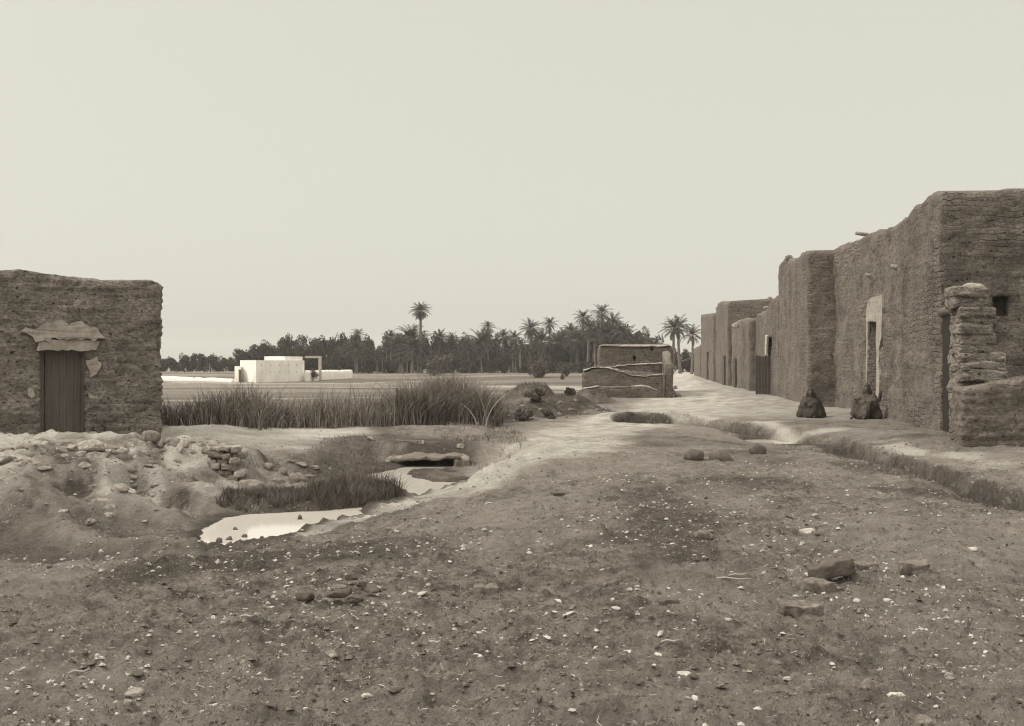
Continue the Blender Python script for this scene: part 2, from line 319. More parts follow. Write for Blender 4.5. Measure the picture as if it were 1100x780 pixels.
def ground_mat():
    m = bpy.data.materials.new('dry_earth'); m.use_nodes = True; nt = m.node_tree; N = nt.nodes; L = nt.links
    b = N['Principled BSDF']; b.inputs['Roughness'].default_value = .97; b.inputs['Specular IOR Level'].default_value = .1
    tc = N.new('ShaderNodeTexCoord')
    def noise(sc, det=6, ro=.6):
        n = N.new('ShaderNodeTexNoise'); n.inputs['Scale'].default_value = sc; n.inputs['Detail'].default_value = det; n.inputs['Roughness'].default_value = ro
        L.new(tc.outputs['Object'], n.inputs['Vector']); return n.outputs['Fac']
    def ramp(i, a, b_, ca, cb):
        r = N.new('ShaderNodeValToRGB'); r.color_ramp.elements[0].position = a; r.color_ramp.elements[1].position = b_
        r.color_ramp.elements[0].color = ca; r.color_ramp.elements[1].color = cb; L.new(i, r.inputs[0]); return r.outputs[0]
    def mix(f, a, c):
        x = N.new('ShaderNodeMixRGB'); L.new(f, x.inputs[0])
        for k, v in ((1, a), (2, c)):
            if isinstance(v, tuple): x.inputs[k].default_value = v
            else: L.new(v, x.inputs[k])
        return x.outputs[0]
    def att(n):
        a = N.new('ShaderNodeAttribute'); a.attribute_name = n; return a.outputs['Fac']
    soil = ramp(noise(3.3, 14, .86), .43, .575, sep(.09), sep(.325))
    soil = mix(ramp(noise(.55, 5, .6), .42, .62, (0, 0, 0, 1), (.6, .6, .6, 1)), soil, ramp(noise(4.1, 14, .86), .42, .58, sep(.13), sep(.42, .5)))
    soil = mix(ramp(noise(19, 6, .75), .55, .68, (0, 0, 0, 1), (.75, .75, .75, 1)), soil, sep(.235, .4))
    soil = mix(ramp(noise(13, 6, .75), .56, .68, (0, 0, 0, 1), (.8, .8, .8, 1)), soil, sep(.085))
    sand = ramp(noise(3.1, 12, .82), .38, .63, sep(.20, .5), sep(.40, 1))
    dark = ramp(noise(4.5, 12, .82), .38, .62, sep(.05), sep(.125))
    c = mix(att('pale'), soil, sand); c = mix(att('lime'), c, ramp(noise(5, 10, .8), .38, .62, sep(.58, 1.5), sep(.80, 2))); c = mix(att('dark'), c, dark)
    # scattered specks of straw, lime and dung in the soil
    sp = ramp(noise(46, 2, .5), .70, .735, (0, 0, 0, 1), (1, 1, 1, 1))
    c = mix(sp, c, sep(.5, 1))
    def chips(scale, thr, rad, col, c):
        v = N.new('ShaderNodeTexVoronoi'); v.inputs['Scale'].default_value = scale; L.new(tc.outputs['Object'], v.inputs['Vector'])
        d = N.new('ShaderNodeTexNoise'); d.inputs['Scale'].default_value = scale*2.5; L.new(tc.outputs['Object'], d.inputs['Vector'])
        su = N.new('ShaderNodeMath'); su.operation = 'MULTIPLY_ADD'; L.new(d.outputs['Fac'], su.inputs[0]); su.inputs[1].default_value = .7; L.new(v.outputs['Distance'], su.inputs[2])
        lt = N.new('ShaderNodeMath'); lt.operation = 'LESS_THAN'; L.new(su.outputs[0], lt.inputs[0]); lt.inputs[1].default_value = rad+.35
        sc_ = N.new('ShaderNodeSeparateColor'); L.new(v.outputs['Color'], sc_.inputs[0])
        gt = N.new('ShaderNodeMath'); gt.operation = 'GREATER_THAN'; L.new(sc_.outputs[0], gt.inputs[0]); gt.inputs[1].default_value = thr
        an = N.new('ShaderNodeMath'); an.operation = 'MULTIPLY'; L.new(lt.outputs[0], an.inputs[0]); L.new(gt.outputs[0], an.inputs[1])
        am = N.new('ShaderNodeMath'); am.operation = 'MULTIPLY'; L.new(an.outputs[0], am.inputs[0]); L.new(clus, am.inputs[1])
        return mix(am.outputs[0], c, col)
    clus = ramp(noise(1.5, 6, .7), .46, .60, (.08, .08, .08, 1), (1, 1, 1, 1))
    c = chips(9, .86, .26, sep(.26, 1), c); c = chips(13, .76, .24, sep(.30, 1), c); c = chips(11, .84, .26, sep(.06), c); c = chips(24, .86, .25, sep(.5, 1), c); c = chips(31, .8, .28, sep(.07), c)
    L.new(c, b.inputs['Base Color'])
    ad = N.new('ShaderNodeMath'); ad.operation = 'ADD'
    mu = N.new('ShaderNodeMath'); mu.operation = 'MULTIPLY'; mu.inputs[1].default_value = .45
    L.new(noise(30, 8, .7), mu.inputs[0]); L.new(noise(8, 8, .7), ad.inputs[0]); L.new(mu.outputs[0], ad.inputs[1])
    bp = N.new('ShaderNodeBump'); bp.inputs['Strength'].default_value = 1.0; bp.inputs['Distance'].default_value = .16
    L.new(ad.outputs[0], bp.inputs['Height']); L.new(bp.outputs[0], b.inputs['Normal'])
    return m

# ------------------------------------------------------------------ ground sheet
def build_ground():
    r1 = np.exp(np.arange(math.log(.8), math.log(45), .0047)); r2 = np.exp(np.arange(math.log(45), math.log(1500), .02))
    Y = np.concatenate([r1, r2])
    U = np.concatenate([np.linspace(-1.5, -.56, 50)[:-1], np.linspace(-.56, .56, 400), np.linspace(.56, 1.5, 50)[1:]])
    uu, yy = np.meshgrid(U, Y)
    x = uu*yy; y = yy-3.0
    z = H(x, y)
    V = np.stack([x, y, z], -1).reshape(-1, 3)
    nr, nc = x.shape
    i = np.arange(nr*nc).reshape(nr, nc)
    Q = np.stack([i[:-1, :-1], i[:-1, 1:], i[1:, 1:], i[1:, :-1]], -1).reshape(-1, 4)
    me = mesh_np('ground', V, Q)
    x = x.ravel(); y = y.ravel()
    brk = fbm(x*1.3, y*1.3, 0, 201, 5)
    # pale: path, forecourt, right bank, far flat
    d, _, par = pldist(x, y, PATH)
    pw = np.interp(par, np.arange(len(PATH)), [p[2] for p in PATH])
    pale = ss(1.5, .7, d/pw+.45*brk)
    wall_d = (STX0+STK*(y-STY0))-x
    dd, sd, _ = pldist(x, y, DITCH)
    street = ss(-.5, .3, wall_d)*ss(6.2, 4.0, wall_d+.8*brk)*ss(27, 33, y)
    bank = np.where(sd < 0, 1.0, 0.0)*ss(.35, 1.0, dd+.3*brk)*ss(34, 31, y)*ss(11, 15, y)
    pale = np.maximum(pale, street*.85); pale = np.maximum(pale, bank*(.45+.7*brk))
    flat = ss(-7.8, -7.0, x)*ss(-3.0, -3.7, x+.35*brk)*ss(20.0, 21.0, y+.5*brk)*ss(30, 24.5, y)
    pale = np.maximum(pale, flat)
    # stony mound crest
    mq = np.hypot((x+7.4)/4.6, (y-17.6)/np.where(y > 17.6, 2.6, 5.6))
    pale = np.maximum(pale, ss(1.1, .6, mq)*(.9+1.2*fbm(x*1.9+.5*y, y*1.2-.7*x, 0, 219, 5)))
    for pts_, wd, hh in RIDGES:
        dr, _, _ = pldist(x, y, pts_)
        if hh > 0: pale = np.maximum(pale, ss(wd*1.1, .05, dr+.25*brk)*.8)
        else: pale = pale*(1-.9*ss(wd*.9, .1, dr+.2*brk))
    pale = np.maximum(pale, np.where(sd < 0, 1.0, 0.0)*ss(.3, .7, dd)*ss(2.4, 1.0, dd)*ss(14, 20, y)*ss(36, 31, y)*(.6+.8*brk))
    pale = np.maximum(pale, ss(6.2, 4.6, y)*(.25+.6*brk))
    pale = np.maximum(pale, ss(14.5, 20, y)*ss(34, 27, y)*ss(-.5, 1.5, x)*(.34+.7*brk)*(sd > 0))
    # rims of the near bank
    # distant fields: bands of stubble and bare earth
    far = ss(38, 60, y)*ss(.14, .08, x/(y+3))
    band = fbm(x*.02, np.log(np.maximum(y, 1))*7.0, 0, 301, 3)
    pale = np.maximum(pale, far*ss(.05, .4, band)*.5)
    pale = np.maximum(pale, ss(26, 34, y)*ss(60, 45, y)*ss(-.5, 2, x)*ss(6.5, 5, x)*ss(-.05, .3, brk)*.7)
    sc = sdpoly(x, y, CREEK)
    steepn = fbm(x*2.1, y*2.1, 0, 333, 3)
    dark = ss(.75, .05, sc+.5*brk)*ss(-.1, .35, steepn+.45)*.9*(1-pale*.8)
    dark = np.maximum(dark, ss(.42, .12, dd+.15*brk)*.9*ss(31, 28, y))  # dark ditch floor, with the bank's shade painted in
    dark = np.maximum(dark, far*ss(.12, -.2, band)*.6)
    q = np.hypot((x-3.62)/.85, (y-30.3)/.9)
    dark = np.maximum(dark, ss(1.05, .75, q)*.95)  # shade inside the pit painted into the ground colour
    for pts_, wd, hh in RIDGES:
        if hh < 0: dark = np.maximum(dark, ss(wd*.9, .1, pldist(x, y, pts_)[0]+.2*brk)*.75)
    pb = sdpoly(x, y, BANK); dark = np.maximum(dark, ss(.3, -.2, pb+.5*brk)*.6)
    pat = fbm(x*.55, y*.4, 0, 361, 5); pale = np.maximum(pale, ss(.02, .35, pat)*.75*ss(40, 25, y)*ss(.3, 1.2, sc))
    gul = fbm(x*.5+y*.25, (y-x)*.35, 0, 351, 4)
    dark = np.maximum(dark, ss(.08, .38, gul)*.75*ss(70, 30, y)*(1-pale))
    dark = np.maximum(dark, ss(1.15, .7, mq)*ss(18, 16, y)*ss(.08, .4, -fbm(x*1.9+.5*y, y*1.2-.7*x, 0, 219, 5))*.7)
    brk2 = fbm(x*3.1, y*3.1, 0, 207, 4)
    lime = flat*(.75+.5*brk)*ss(.2, -.2, sdpoly(x, y, BANK)*-1)
    lime = np.maximum(lime, .58*ss(1.15, .5, d/pw+.45*brk)*(.8+1.0*brk2)*ss(9, 13, y)); lime = np.maximum(lime, .38*street*(.8+1.0*brk2))
    lime = np.maximum(lime, .6*np.where(sd < 0, 1.0, 0.0)*ss(.3, .6, dd)*ss(1.9, .9, dd)*ss(14, 18, y)*ss(34, 31, y)*ss(-.15, .35, brk))
    crk = fbm(x*2.3+.7*y, y*1.5-.9*x, 0, 229, 5, .6); lime = np.maximum(lime, ss(1.1, .5, mq)*ss(-.15, .3, crk)*.62); pale = np.maximum(pale, ss(1.12, .75, mq)*ss(-.35, .0, crk))
    pale = np.maximum(pale, lime)
    dark = dark*(1-.85*np.clip(lime*1.4, 0, 1))
    dd2 = np.maximum(ss(1.12, .85, q)*.95, ss(.46, .2, dd+.12*brk)*.85*ss(31, 29, y)); pale = pale*(1-.9*dd2); lime = lime*(1-dd2); dark = np.maximum(dark, dd2)  # painted shade of pit and ditch laid over the pale crust
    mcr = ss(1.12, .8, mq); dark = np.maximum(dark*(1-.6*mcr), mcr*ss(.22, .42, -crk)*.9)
    hp_ = np.full(x.shape, 9.0)
    for hx, hy, rx, ry in ((.75, 33.2, 1.2, 1.2), (2.0, 35.6, 1.4, 1.4), (.9, 41.0, 1.7, 1.7), (3.0, 43.5, 1.3, 1.5), (-.5, 30.7, 1.1, 1.1), (.3, 36.6, 1.2, 1.2)): hp_ = np.minimum(hp_, np.hypot((x-hx)/rx, (y-hy)/ry))
    hm_ = ss(1.15, .75, hp_+.3*brk); dark = np.maximum(dark, hm_*ss(-.45, .1, brk2+.15)*.85); pale = pale*(1-.75*hm_); lime = lime*(1-.8*hm_)
    for pts_, wd in (([(-22, 96), (-12, 91), (-4, 85), (3, 74), (6, 66)], 2.6), ([(-20, 46), (-12, 49), (-4, 52)], 1.2), ([(-36, 122), (-28, 116), (-16, 118), (-8, 128)], 2.2), ([(-1, 60), (4, 62), (7, 64)], 1.2)):
        q_ = ss(wd, wd*.4, pldist(x, y, pts_)[0]+wd*.6*brk); pale = np.maximum(pale, q_*.8); lime = np.maximum(lime, q_*.3); dark = dark*(1-q_)
    swm = np.minimum(sdpoly(x, y, W1), sdpoly(x, y, W2)); dark = np.maximum(dark, ss(.30, .05, swm+.12*brk2)*.85); pale = pale*(1-.8*ss(.22, .05, swm)); lime = lime*(1-ss(.22, .05, swm))
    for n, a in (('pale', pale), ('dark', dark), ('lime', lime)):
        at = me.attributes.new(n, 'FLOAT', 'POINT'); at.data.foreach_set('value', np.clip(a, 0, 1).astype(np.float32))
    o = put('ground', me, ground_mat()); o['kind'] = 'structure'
    return o
build_ground()
def water(name, poly_c, rx, ry, z):
    # water sheet lying in the creek bed
    V = []; Q = []
    n = 40
    V.append((poly_c[0], poly_c[1], z))
    for k in range(n): V.append((poly_c[0]+rx*math.cos(2*PI*k/n), poly_c[1]+ry*math.sin(2*PI*k/n), z))
    Q = [(0, 1+k, 1+(k+1) % n) for k in range(n)]
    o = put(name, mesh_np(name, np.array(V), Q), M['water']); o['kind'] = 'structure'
m = bpy.data.materials.new('sky_toned_water'); m.use_nodes = True; b = m.node_tree.nodes['Principled BSDF']
b.inputs['Base Color'].default_value = sep(.52, 1.6); b.inputs['Roughness'].default_value = .06; b.inputs['IOR'].default_value = 1.4  # sky brightness put into the base colour, on top of true reflection
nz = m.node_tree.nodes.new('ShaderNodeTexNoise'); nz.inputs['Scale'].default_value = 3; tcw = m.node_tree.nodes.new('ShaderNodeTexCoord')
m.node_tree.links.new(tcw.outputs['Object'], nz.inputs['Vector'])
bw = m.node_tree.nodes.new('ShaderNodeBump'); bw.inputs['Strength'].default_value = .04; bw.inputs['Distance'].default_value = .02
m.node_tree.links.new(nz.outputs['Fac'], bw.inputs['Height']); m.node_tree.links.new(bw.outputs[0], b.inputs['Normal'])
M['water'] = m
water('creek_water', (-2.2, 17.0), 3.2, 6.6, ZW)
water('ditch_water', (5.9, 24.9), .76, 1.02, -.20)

# ------------------------------------------------------------------ mud walls
def mud_wall(loop, ztop, cell=.1, base=None, openings=(), seed=1, amp=.05, course=.14, camp=.012, rnd=.12, fr=1.4, sink=.35, lean=0.0):
    """closed loop of (x,y), counter-clockwise; ztop(edge, t) -> top height; openings: (edge, t0, t1, z0, z1, depth)"""
    cols = []; n = len(loop); start = []
    zb0 = base if base is not None else min(hz(*p) for p in loop)-sink
    for e in range(n):
        a = Vector(loop[e]); c = Vector(loop[(e+1) % n]); L = (c-a).length; k = max(2, int(round(L/cell)))
        p = (a-Vector(loop[e-1])).normalized(); d = (c-a).normalized()
        nrm = Vector((d.y, -d.x)); pn = Vector((p.y, -p.x)); cn = (nrm+pn); cn = cn/max(.5, cn.length_squared/2)
        start.append(len(cols))
        for j in range(k):
            t = j/k; q = a.lerp(c, t)
            cols.append((q.x, q.y, (cn if j == 0 else nrm), ztop(e, t)))
    nc = len(cols); tops = np.array([c[3] for c in cols]); X = np.array([c[0] for c in cols]); Yc = np.array([c[1] for c in cols])
    NX = np.array([c[2].x for c in cols]); NY = np.array([c[2].y for c in cols])
    tops = tops+.07*fbm(X*2.0, Yc*2.0, 0, seed+5, 4, .65)+.05*np.minimum(0, vn(X*.9, Yc*.9, 0, seed+6)+.2)*4*ss(.2, .5, -vn(X*.9, Yc*.9, 0, seed+6))
    nr = int(math.ceil((tops.max()-zb0)/cell))+1
    Z = np.minimum(zb0+cell*np.arange(nr+1)[:, None], tops[None, :])
    x = np.repeat(X[None], nr+1, 0); y = np.repeat(Yc[None], nr+1, 0)
    t = np.clip((Z-(tops-rnd))/rnd, 0, 1); inn = rnd*.75*(1-np.sqrt(np.maximum(0, 1-t*t*.98)))
    cw = np.sin(2*PI*(Z/course+.35*fbm(x*.5, y*.5, Z*.3, seed+9, 2)*2)); cw = np.sign(cw)*np.abs(cw)**.6
    off = camp*cw*(.5+.7*fbm(x*1.3, y*1.3, Z*2, seed+3, 2)) + amp*fbm(x*fr, y*fr, Z*fr*1.5, seed, 4) + .5*amp*fbm(x*fr*5, y*fr*5, Z*fr*8, seed+13, 3) - inn - lean*(Z-zb0)
    px = x+NX*off; py = y+NY*off
    V = np.stack([px, py, Z], -1).reshape(-1, 3).tolist()
    idx = lambda r, c: r*nc+(c % nc)
    holes = np.zeros((nr, nc), bool); Fc = []
    spans = []
    for (e, t0, t1, z0, z1, dep) in openings:
        k = (start[e+1] if e+1 < n else nc)-start[e]
        c0 = start[e]+int(round(t0*k)); c1 = start[e]+int(round(t1*k)); r0 = max(0, int(round((z0-zb0)/cell))); r1 = int(round((z1-zb0)/cell))
        holes[r0:r1, c0:c1] = True; spans.append((r0, r1, c0, c1, dep))
    for r in range(nr):
        for c in range(nc):
            if holes[r, c]: continue
            c2 = (c+1) % nc
            a0, a1 = Z[r, c], Z[r+1, c]; b0, b1 = Z[r, c2], Z[r+1, c2]
            if a1-a0 < 1e-6 and b1-b0 < 1e-6: continue
            f = [idx(r, c), idx(r, c2)]
            if b1-b0 > 1e-6: f.append(idx(r+1, c2))
            if a1-a0 > 1e-6: f.append(idx(r+1, c))
            Fc.append(tuple(f))
    for (r0, r1, c0, c1, dep) in spans:
        ring = [(r, c0) for r in range(r0, r1)]+[(r1, c) for c in range(c0, c1)]+[(r, c1) for r in range(r1, r0, -1)]+[(r0, c) for c in range(c1, c0, -1)]
        ex = []
        for (r, c) in ring:
            v = V[idx(r, c)]; ex.append(len(V)); V.append([v[0]-NX[c]*dep, v[1]-NY[c]*dep, v[2]])
        for q in range(len(ring)):
            q2 = (q+1) % len(ring)
            Fc.append((idx(*ring[q]), ex[q], ex[q2], idx(*ring[q2])))
    # cap: top ring
    top = [idx(int(np.argmax(Z[:, c] >= tops[c]-1e-9)), c) for c in range(nc)]
    tri = geometry.tessellate_polygon([[Vector((V[i][0], V[i][1], 0)) for i in top]])
    for t3 in tri: Fc.append(tuple(top[k] for k in t3))
    me = mesh_np('wall', np.array(V), Fc)
    bm = bmesh.new(); bm.from_mesh(me); bmesh.ops.remove_doubles(bm, verts=bm.verts[:], dist=1e-5)
    loose = [v for v in bm.verts if not v.link_faces]; bmesh.ops.delete(bm, geom=loose, context='VERTS')
    bmesh.ops.recalc_face_normals(bm, faces=bm.faces[:]); bm.to_mesh(me); bm.free()
    me.polygons.foreach_set('use_smooth', np.ones(len(me.polygons), bool))
    return me
def linep(px, X0, Y0, K):
    r = (px-550)/F; y = (X0-K*Y0)/(r-K); return (r*y, y)
def prof(pts, X0, Y0, K, A, B):
    """top heights from silhouette points (px,py) along a wall line from A to B"""
    ts = []; zs = []
    for px, py in pts:
        x, y = linep(px, X0, Y0, K); ts.append((y-A[1])/(B[1]-A[1])); zs.append(CH+(390-py)/F*y)
    o = np.argsort(ts); return np.array(ts)[o], np.array(zs)[o]
def patch(outline, o, d, nrm, th, jit0=.018):
    """irregular slab: outline in (along, up) metres on a wall plane"""
    o = Vector(o); d = Vector(d); nrm = Vector(nrm); V = []
    P = []
    for i, (s, z) in enumerate(outline):
        s2, z2 = outline[(i+1) % len(outline)]; k = max(1, int(math.hypot(s2-s, z2-z)/.07))
        for j in range(k):
            q = j/k; jit = jit0 if k > 1 else 0
            P.append((s+(s2-s)*q+random.uniform(-jit, jit), z+(z2-z)*q+random.uniform(-jit, jit)))
    n = len(P)
    for s, z in P: V.append(o+d*s+Vector((0, 0, z)))
    for s, z in P: V.append(o+d*s+Vector((0, 0, z))+nrm*th)
    Fc = [(i, (i+1) % n, n+(i+1) % n, n+i) for i in range(n)]
    for t in geometry.tessellate_polygon([[Vector((s, z, 0)) for s, z in P]]): Fc.append(tuple(n+i for i in t))
    return mesh_np('patch', np.array(V), Fc, False)
def roofslab(loop, inset, z, th=.12):
    c = Vector((sum(p[0] for p in loop)/len(loop), sum(p[1] for p in loop)/len(loop)))
    L = [Vector(p)+(c-Vector(p)).normalized()*inset for p in loop]; n = len(L)
    V = [(p.x, p.y, z) for p in L]+[(p.x, p.y, z+th) for p in L]
    me = mesh_np('roof', np.array(V), [tuple(range(n))[::-1], tuple(range(n, 2*n))]+[(i, (i+1) % n, n+(i+1) % n, n+i) for i in range(n)], False)
    return me

# --- left house
fl = Vector((-9.9, 19.75)); fr_ = Vector((-6.72, 21.0)); fd = (fr_-fl).normalized(); fn = Vector((fd.y, -fd.x))
bl = fl-fn*5.0; br = fr_-fn*5.0
base_l = (-8.2, 20.4, .12)
left_house = thing('mud_house', 'low layered mud house with closed wooden door and broken plaster above, on the left', 'house', base_l)
def px_s(px):                                   # along-wall metres at pixel column
    r = (px-550)/F; s = (r*fl.y-fl.x)/(fd.x-r*fd.y); return s
FL = (fr_-fl).length
lt_s = np.array([0, px_s(0), px_s(60), px_s(113), px_s(117.5), px_s(121), px_s(168), FL]); lt_y = [288, 289.5, 292.5, 297.5, 301, 299.5, 303, 304]
lt_z = [CH+(390-yy)/F*(fl.y+fd.y*s) for s, yy in zip(lt_s, lt_y)]
s0, s1 = px_s(42.5), px_s(92); Dd = fl.y+fd.y*(s0+s1)/2
dz0 = CH-(476-390)/F*Dd; dz1 = CH-(377-390)/F*Dd
loopL = [tuple(fl), tuple(fr_), tuple(br), tuple(bl)]
topL = lambda e, t: float(np.interp(t*FL, lt_s, lt_z)) if e == 0 else 3.12
wall = put('wall', mud_wall(loopL, topL, .05, openings=[(0, s0/FL, s1/FL, dz0, dz1, .16)], seed=3, amp=.09, course=.125, camp=.022, rnd=.10, fr=2.0), M['mud_layer'], left_house)
put('roof', roofslab(loopL, .5, 3.0), M['mud_plain'], left_house)
def lw(s, off=0): p = fl+fd*s+fn*off; return (p.x, p.y, 0)
d3 = (fd.x, fd.y, 0); n3 = (fn.x, fn.y, 0)
dm = MB(); npl = 5; wv = (s1-s0-.16)/npl
for k in range(npl):
    a = s0+.08+k*wv; dm.box((*lw(a+.0015, -.13+.002*(k % 2))[:2], dz0), Vector(d3)*(wv-.003), -Vector(n3)*.04, (0, 0, dz1-dz0-.02))
door = put('door', dm.mesh('door', False), M['wood'], left_house)
hm = MB(); q = lw(s0+(s1-s0)*.72, -.12); hm.tube([(q[0], q[1], dz0+.78), (q[0]+n3[0]*.05, q[1]+n3[1]*.05, dz0+.78), (q[0]+n3[0]*.05+.1, q[1]+n3[1]*.05, dz0+.77)], [.012]*3, 6)
put('handle', hm.mesh('handle'), M['dark_wood'], door)
fm = MB()
fm.box((*lw(s0-.03, -.06)[:2], dz0), Vector(d3)*.10, -Vector(n3)*.09, (0, 0, dz1-dz0)); fm.box((*lw(s1-.075, -.06)[:2], dz0), Vector(d3)*.10, -Vector(n3)*.09, (0, 0, dz1-dz0))
fm.box((*lw(s0-.03, -.058)[:2], dz1-.02), Vector(d3)*(s1-s0+.055), -Vector(n3)*.09, (0, 0, .05))
put('door_frame', fm.mesh('door_frame', False), M['wood'], left_house)
zz = lambda py: CH-(py-390)/F*Dd
lin = [(px_s(40), zz(376)), (px_s(104), zz(376.5)), (px_s(107), zz(366)), (px_s(86), zz(364)), (px_s(70), zz(362.5)), (px_s(52), zz(367)), (px_s(41), zz(366))]
put('lintel', rough(subdivide(patch(lin, lw(0, -.0), d3, n3, .07), 1), .012, 7, 5), M['plaster'], left_house)
pl = [(px_s(22), zz(356)), (px_s(30), zz(359)), (px_s(38), zz(368)), (px_s(52), zz(367.5)), (px_s(60), zz(363)), (px_s(70), zz(364.5)), (px_s(80), zz(363.5)), (px_s(88), zz(366)), (px_s(97), zz(364)), (px_s(101), zz(367)), (px_s(112), zz(362)), (px_s(106), zz(352)), (px_s(92), zz(349)), (px_s(86), zz(345.5)), (px_s(74), zz(347)), (px_s(62), zz(345)), (px_s(48), zz(347.5)), (px_s(42), zz(352)), (px_s(28), zz(352))]
o = put('plaster_patch', rough(subdivide(patch(pl, lw(0, .02), d3, n3, .085, .034), 1), .02, 6, 8), M['plaster'], left_house); o['label'] = 'ragged pale plaster over the lintel'
for out in ([(px_s(93), zz(387)), (px_s(104), zz(383)), (px_s(109), zz(392)), (px_s(104), zz(402)), (px_s(97), zz(405)), (px_s(95), zz(398))],
            [(px_s(29), zz(417)), (px_s(35), zz(415)), (px_s(38), zz(424)), (px_s(34), zz(428)), (px_s(30), zz(425))],
            [(px_s(94), zz(423)), (px_s(106), zz(426)), (px_s(104), zz(430)), (px_s(95), zz(428))]):
    put('plaster_patch', rough(subdivide(patch(out, lw(0, .0), d3, n3, .03), 1), .03, 8, 9), M['plaster'], left_house)

# --- right street front
def street_house(name, label, X0, Y0, pxs, depth_x, tops, seed, openings=(), cell=.1, mat_='mud', back_top=None, amp=.07, camp=.01, cat='house', raw_ops=(), far_top=None):
    A = linep(pxs[0], X0, Y0, STK); B = linep(pxs[1], X0, Y0, STK)
    dv = Vector((B[0]-A[0], B[1]-A[1])); L = dv.length; dv.normalize(); out = Vector((-dv.y, dv.x))    # toward the street (left)
    inn = -out*depth_x
    loop = [B, A, tuple(Vector(A)+inn), tuple(Vector(B)+inn)]
    ts, zs = prof(tops, X0, Y0, STK, A, B)
    def zt(e, t):
        if e == 0: return float(np.interp(1-t, ts, zs))
        if e == 1: return float(np.interp(0, ts, zs))*(1-t)+t*(far_top or float(np.interp(0, ts, zs)))
        if e == 2: return (far_top or zs[0])*(1-t)+t*zs[-1]
        return float(zs[-1])
    ops_raw = list(raw_ops)
    th = thing(name, label, cat, (*((Vector(A)+Vector(B))/2+inn*.5), .1))
    ops = ops_raw
    for (pa, pb, pt, pbm, dep) in openings:
        qa = linep(pa, X0, Y0, STK); qb = linep(pb, X0, Y0, STK); ta = (qa[1]-A[1])/(B[1]-A[1]); tb = (qb[1]-A[1])/(B[1]-A[1])
        D = (qa[1]+qb[1])/2
        ops.append((0, 1-max(ta, tb), 1-min(ta, tb), CH-(pbm-390)/F*D, CH-(pt-390)/F*D, dep))
    put('wall', mud_wall(loop, zt, cell, openings=ops, seed=seed, amp=amp, camp=camp, rnd=.16, fr=1.1), M[mat_], th)
    put('roof', roofslab(loop, .8, min(zs)-.35), M['mud_plain'], th)
    return th, Vector(A), Vector(B), dv, out
def on_wall(A, dv, px, X0, Y0):
    q = linep(px, X0, Y0, STK); return (Vector(q)-A).dot(dv), q[1]

big, A, B, dv, out = street_house('mud_house', 'tallest mud house on the right with whitewashed door surround and two beam ends', STX0, STY0, (1012, 892), 9.0,
    [(1012, 205), (1003, 205), (997, 210), (991, 213.5), (985, 216), (977, 225), (966, 237), (952, 243), (945, 244.5), (938, 248), (930, 251), (922, 256), (912, 259), (903, 263), (893, 268.5)], 17,
    openings=[(943.2, 934.5, 345, 440, .35)], raw_ops=[(1, .112, .150, 2.60, 2.98, .3)], cell=.085, far_top=5.4, amp=.09)
d3 = (dv.x, dv.y, 0); n3 = (out.x, out.y, 0)
def sw(px, py):
    s, D = on_wall(A, dv, px, STX0, STY0); return (s, CH-(py-390)/F*D)
# whitewashed surround of its tall doorway (two jamb strips and a head)
U_ = [sw(933, 345), sw(932.6, 337), sw(933.5, 327), sw(936.5, 321), (sw(945, 318)), sw(949.3, 317), sw(950, 330), sw(949.5, 348), sw(949, 363), sw(946.8, 373), sw(946.2, 392), sw(947.2, 405), sw(947, 421), sw(945, 430), sw(943, 430), sw(943.6, 400), sw(943.4, 345.5), sw(934.3, 345.5), sw(934, 390), sw(933, 411), sw(932.2, 411), sw(932.8, 380)]
o = put('door_surround', rough(patch(U_, (A.x, A.y, 0), d3, n3, .06), .015, 5, 4), M['plaster'], big); o['label'] = 'peeling whitewash round the tall doorway'
sa, za = sw(943, 345.5); sb, zb = sw(934.5, 440)
dm = MB(); dm.box(Vector((A.x, A.y, 0))+Vector(d3)*(sa-.02)-Vector(n3)*.25+Vector((0, 0, zb-.1)), Vector(d3)*(sb-sa+.04), -Vector(n3)*.06, (0, 0, za-zb+.1))
put('door', dm.mesh('door', False), M['dark_wood'], big)
for (p0, p1) in (((930, 299), (937, 296)), ((957.5, 290.5), (965, 287))):
    s, z = sw((p0[0]+p1[0])/2+3, (p0[1]+p1[1])/2)
    c = A+dv*s; bmx = MB(); pts = [Vector((c.x, c.y, z))-Vector(n3)*.15, Vector((c.x, c.y, z+.06))+Vector(n3)*.17]
    bmx.tube(pts, [.065, .06], 9); put('beam_end', rough(bmx.mesh('beam'), .01, 8, 2), M['beam'], big)
nA = A-out*.85-dv*-.30; nm_ = MB(); nm_.box((nA.x, nA.y, 2.40), Vector((-out.x, -out.y, 0))*.75, Vector((dv.x, dv.y, 0))*.05, (0, 0, .75)); put('niche_back', nm_.mesh('niche', False), M['dark_mud'], big)
# rain spout beam on the parapet
s, z = sw(925, 252.5); c = A+dv*s; bmx = MB(); bmx.tube([Vector((c.x, c.y, z))-Vector(n3)*.2, Vector((c.x, c.y, z+.06))+Vector(n3)*.16], [.06, .05], 8); put('spout', bmx.mesh('spout'), M['beam'], big)

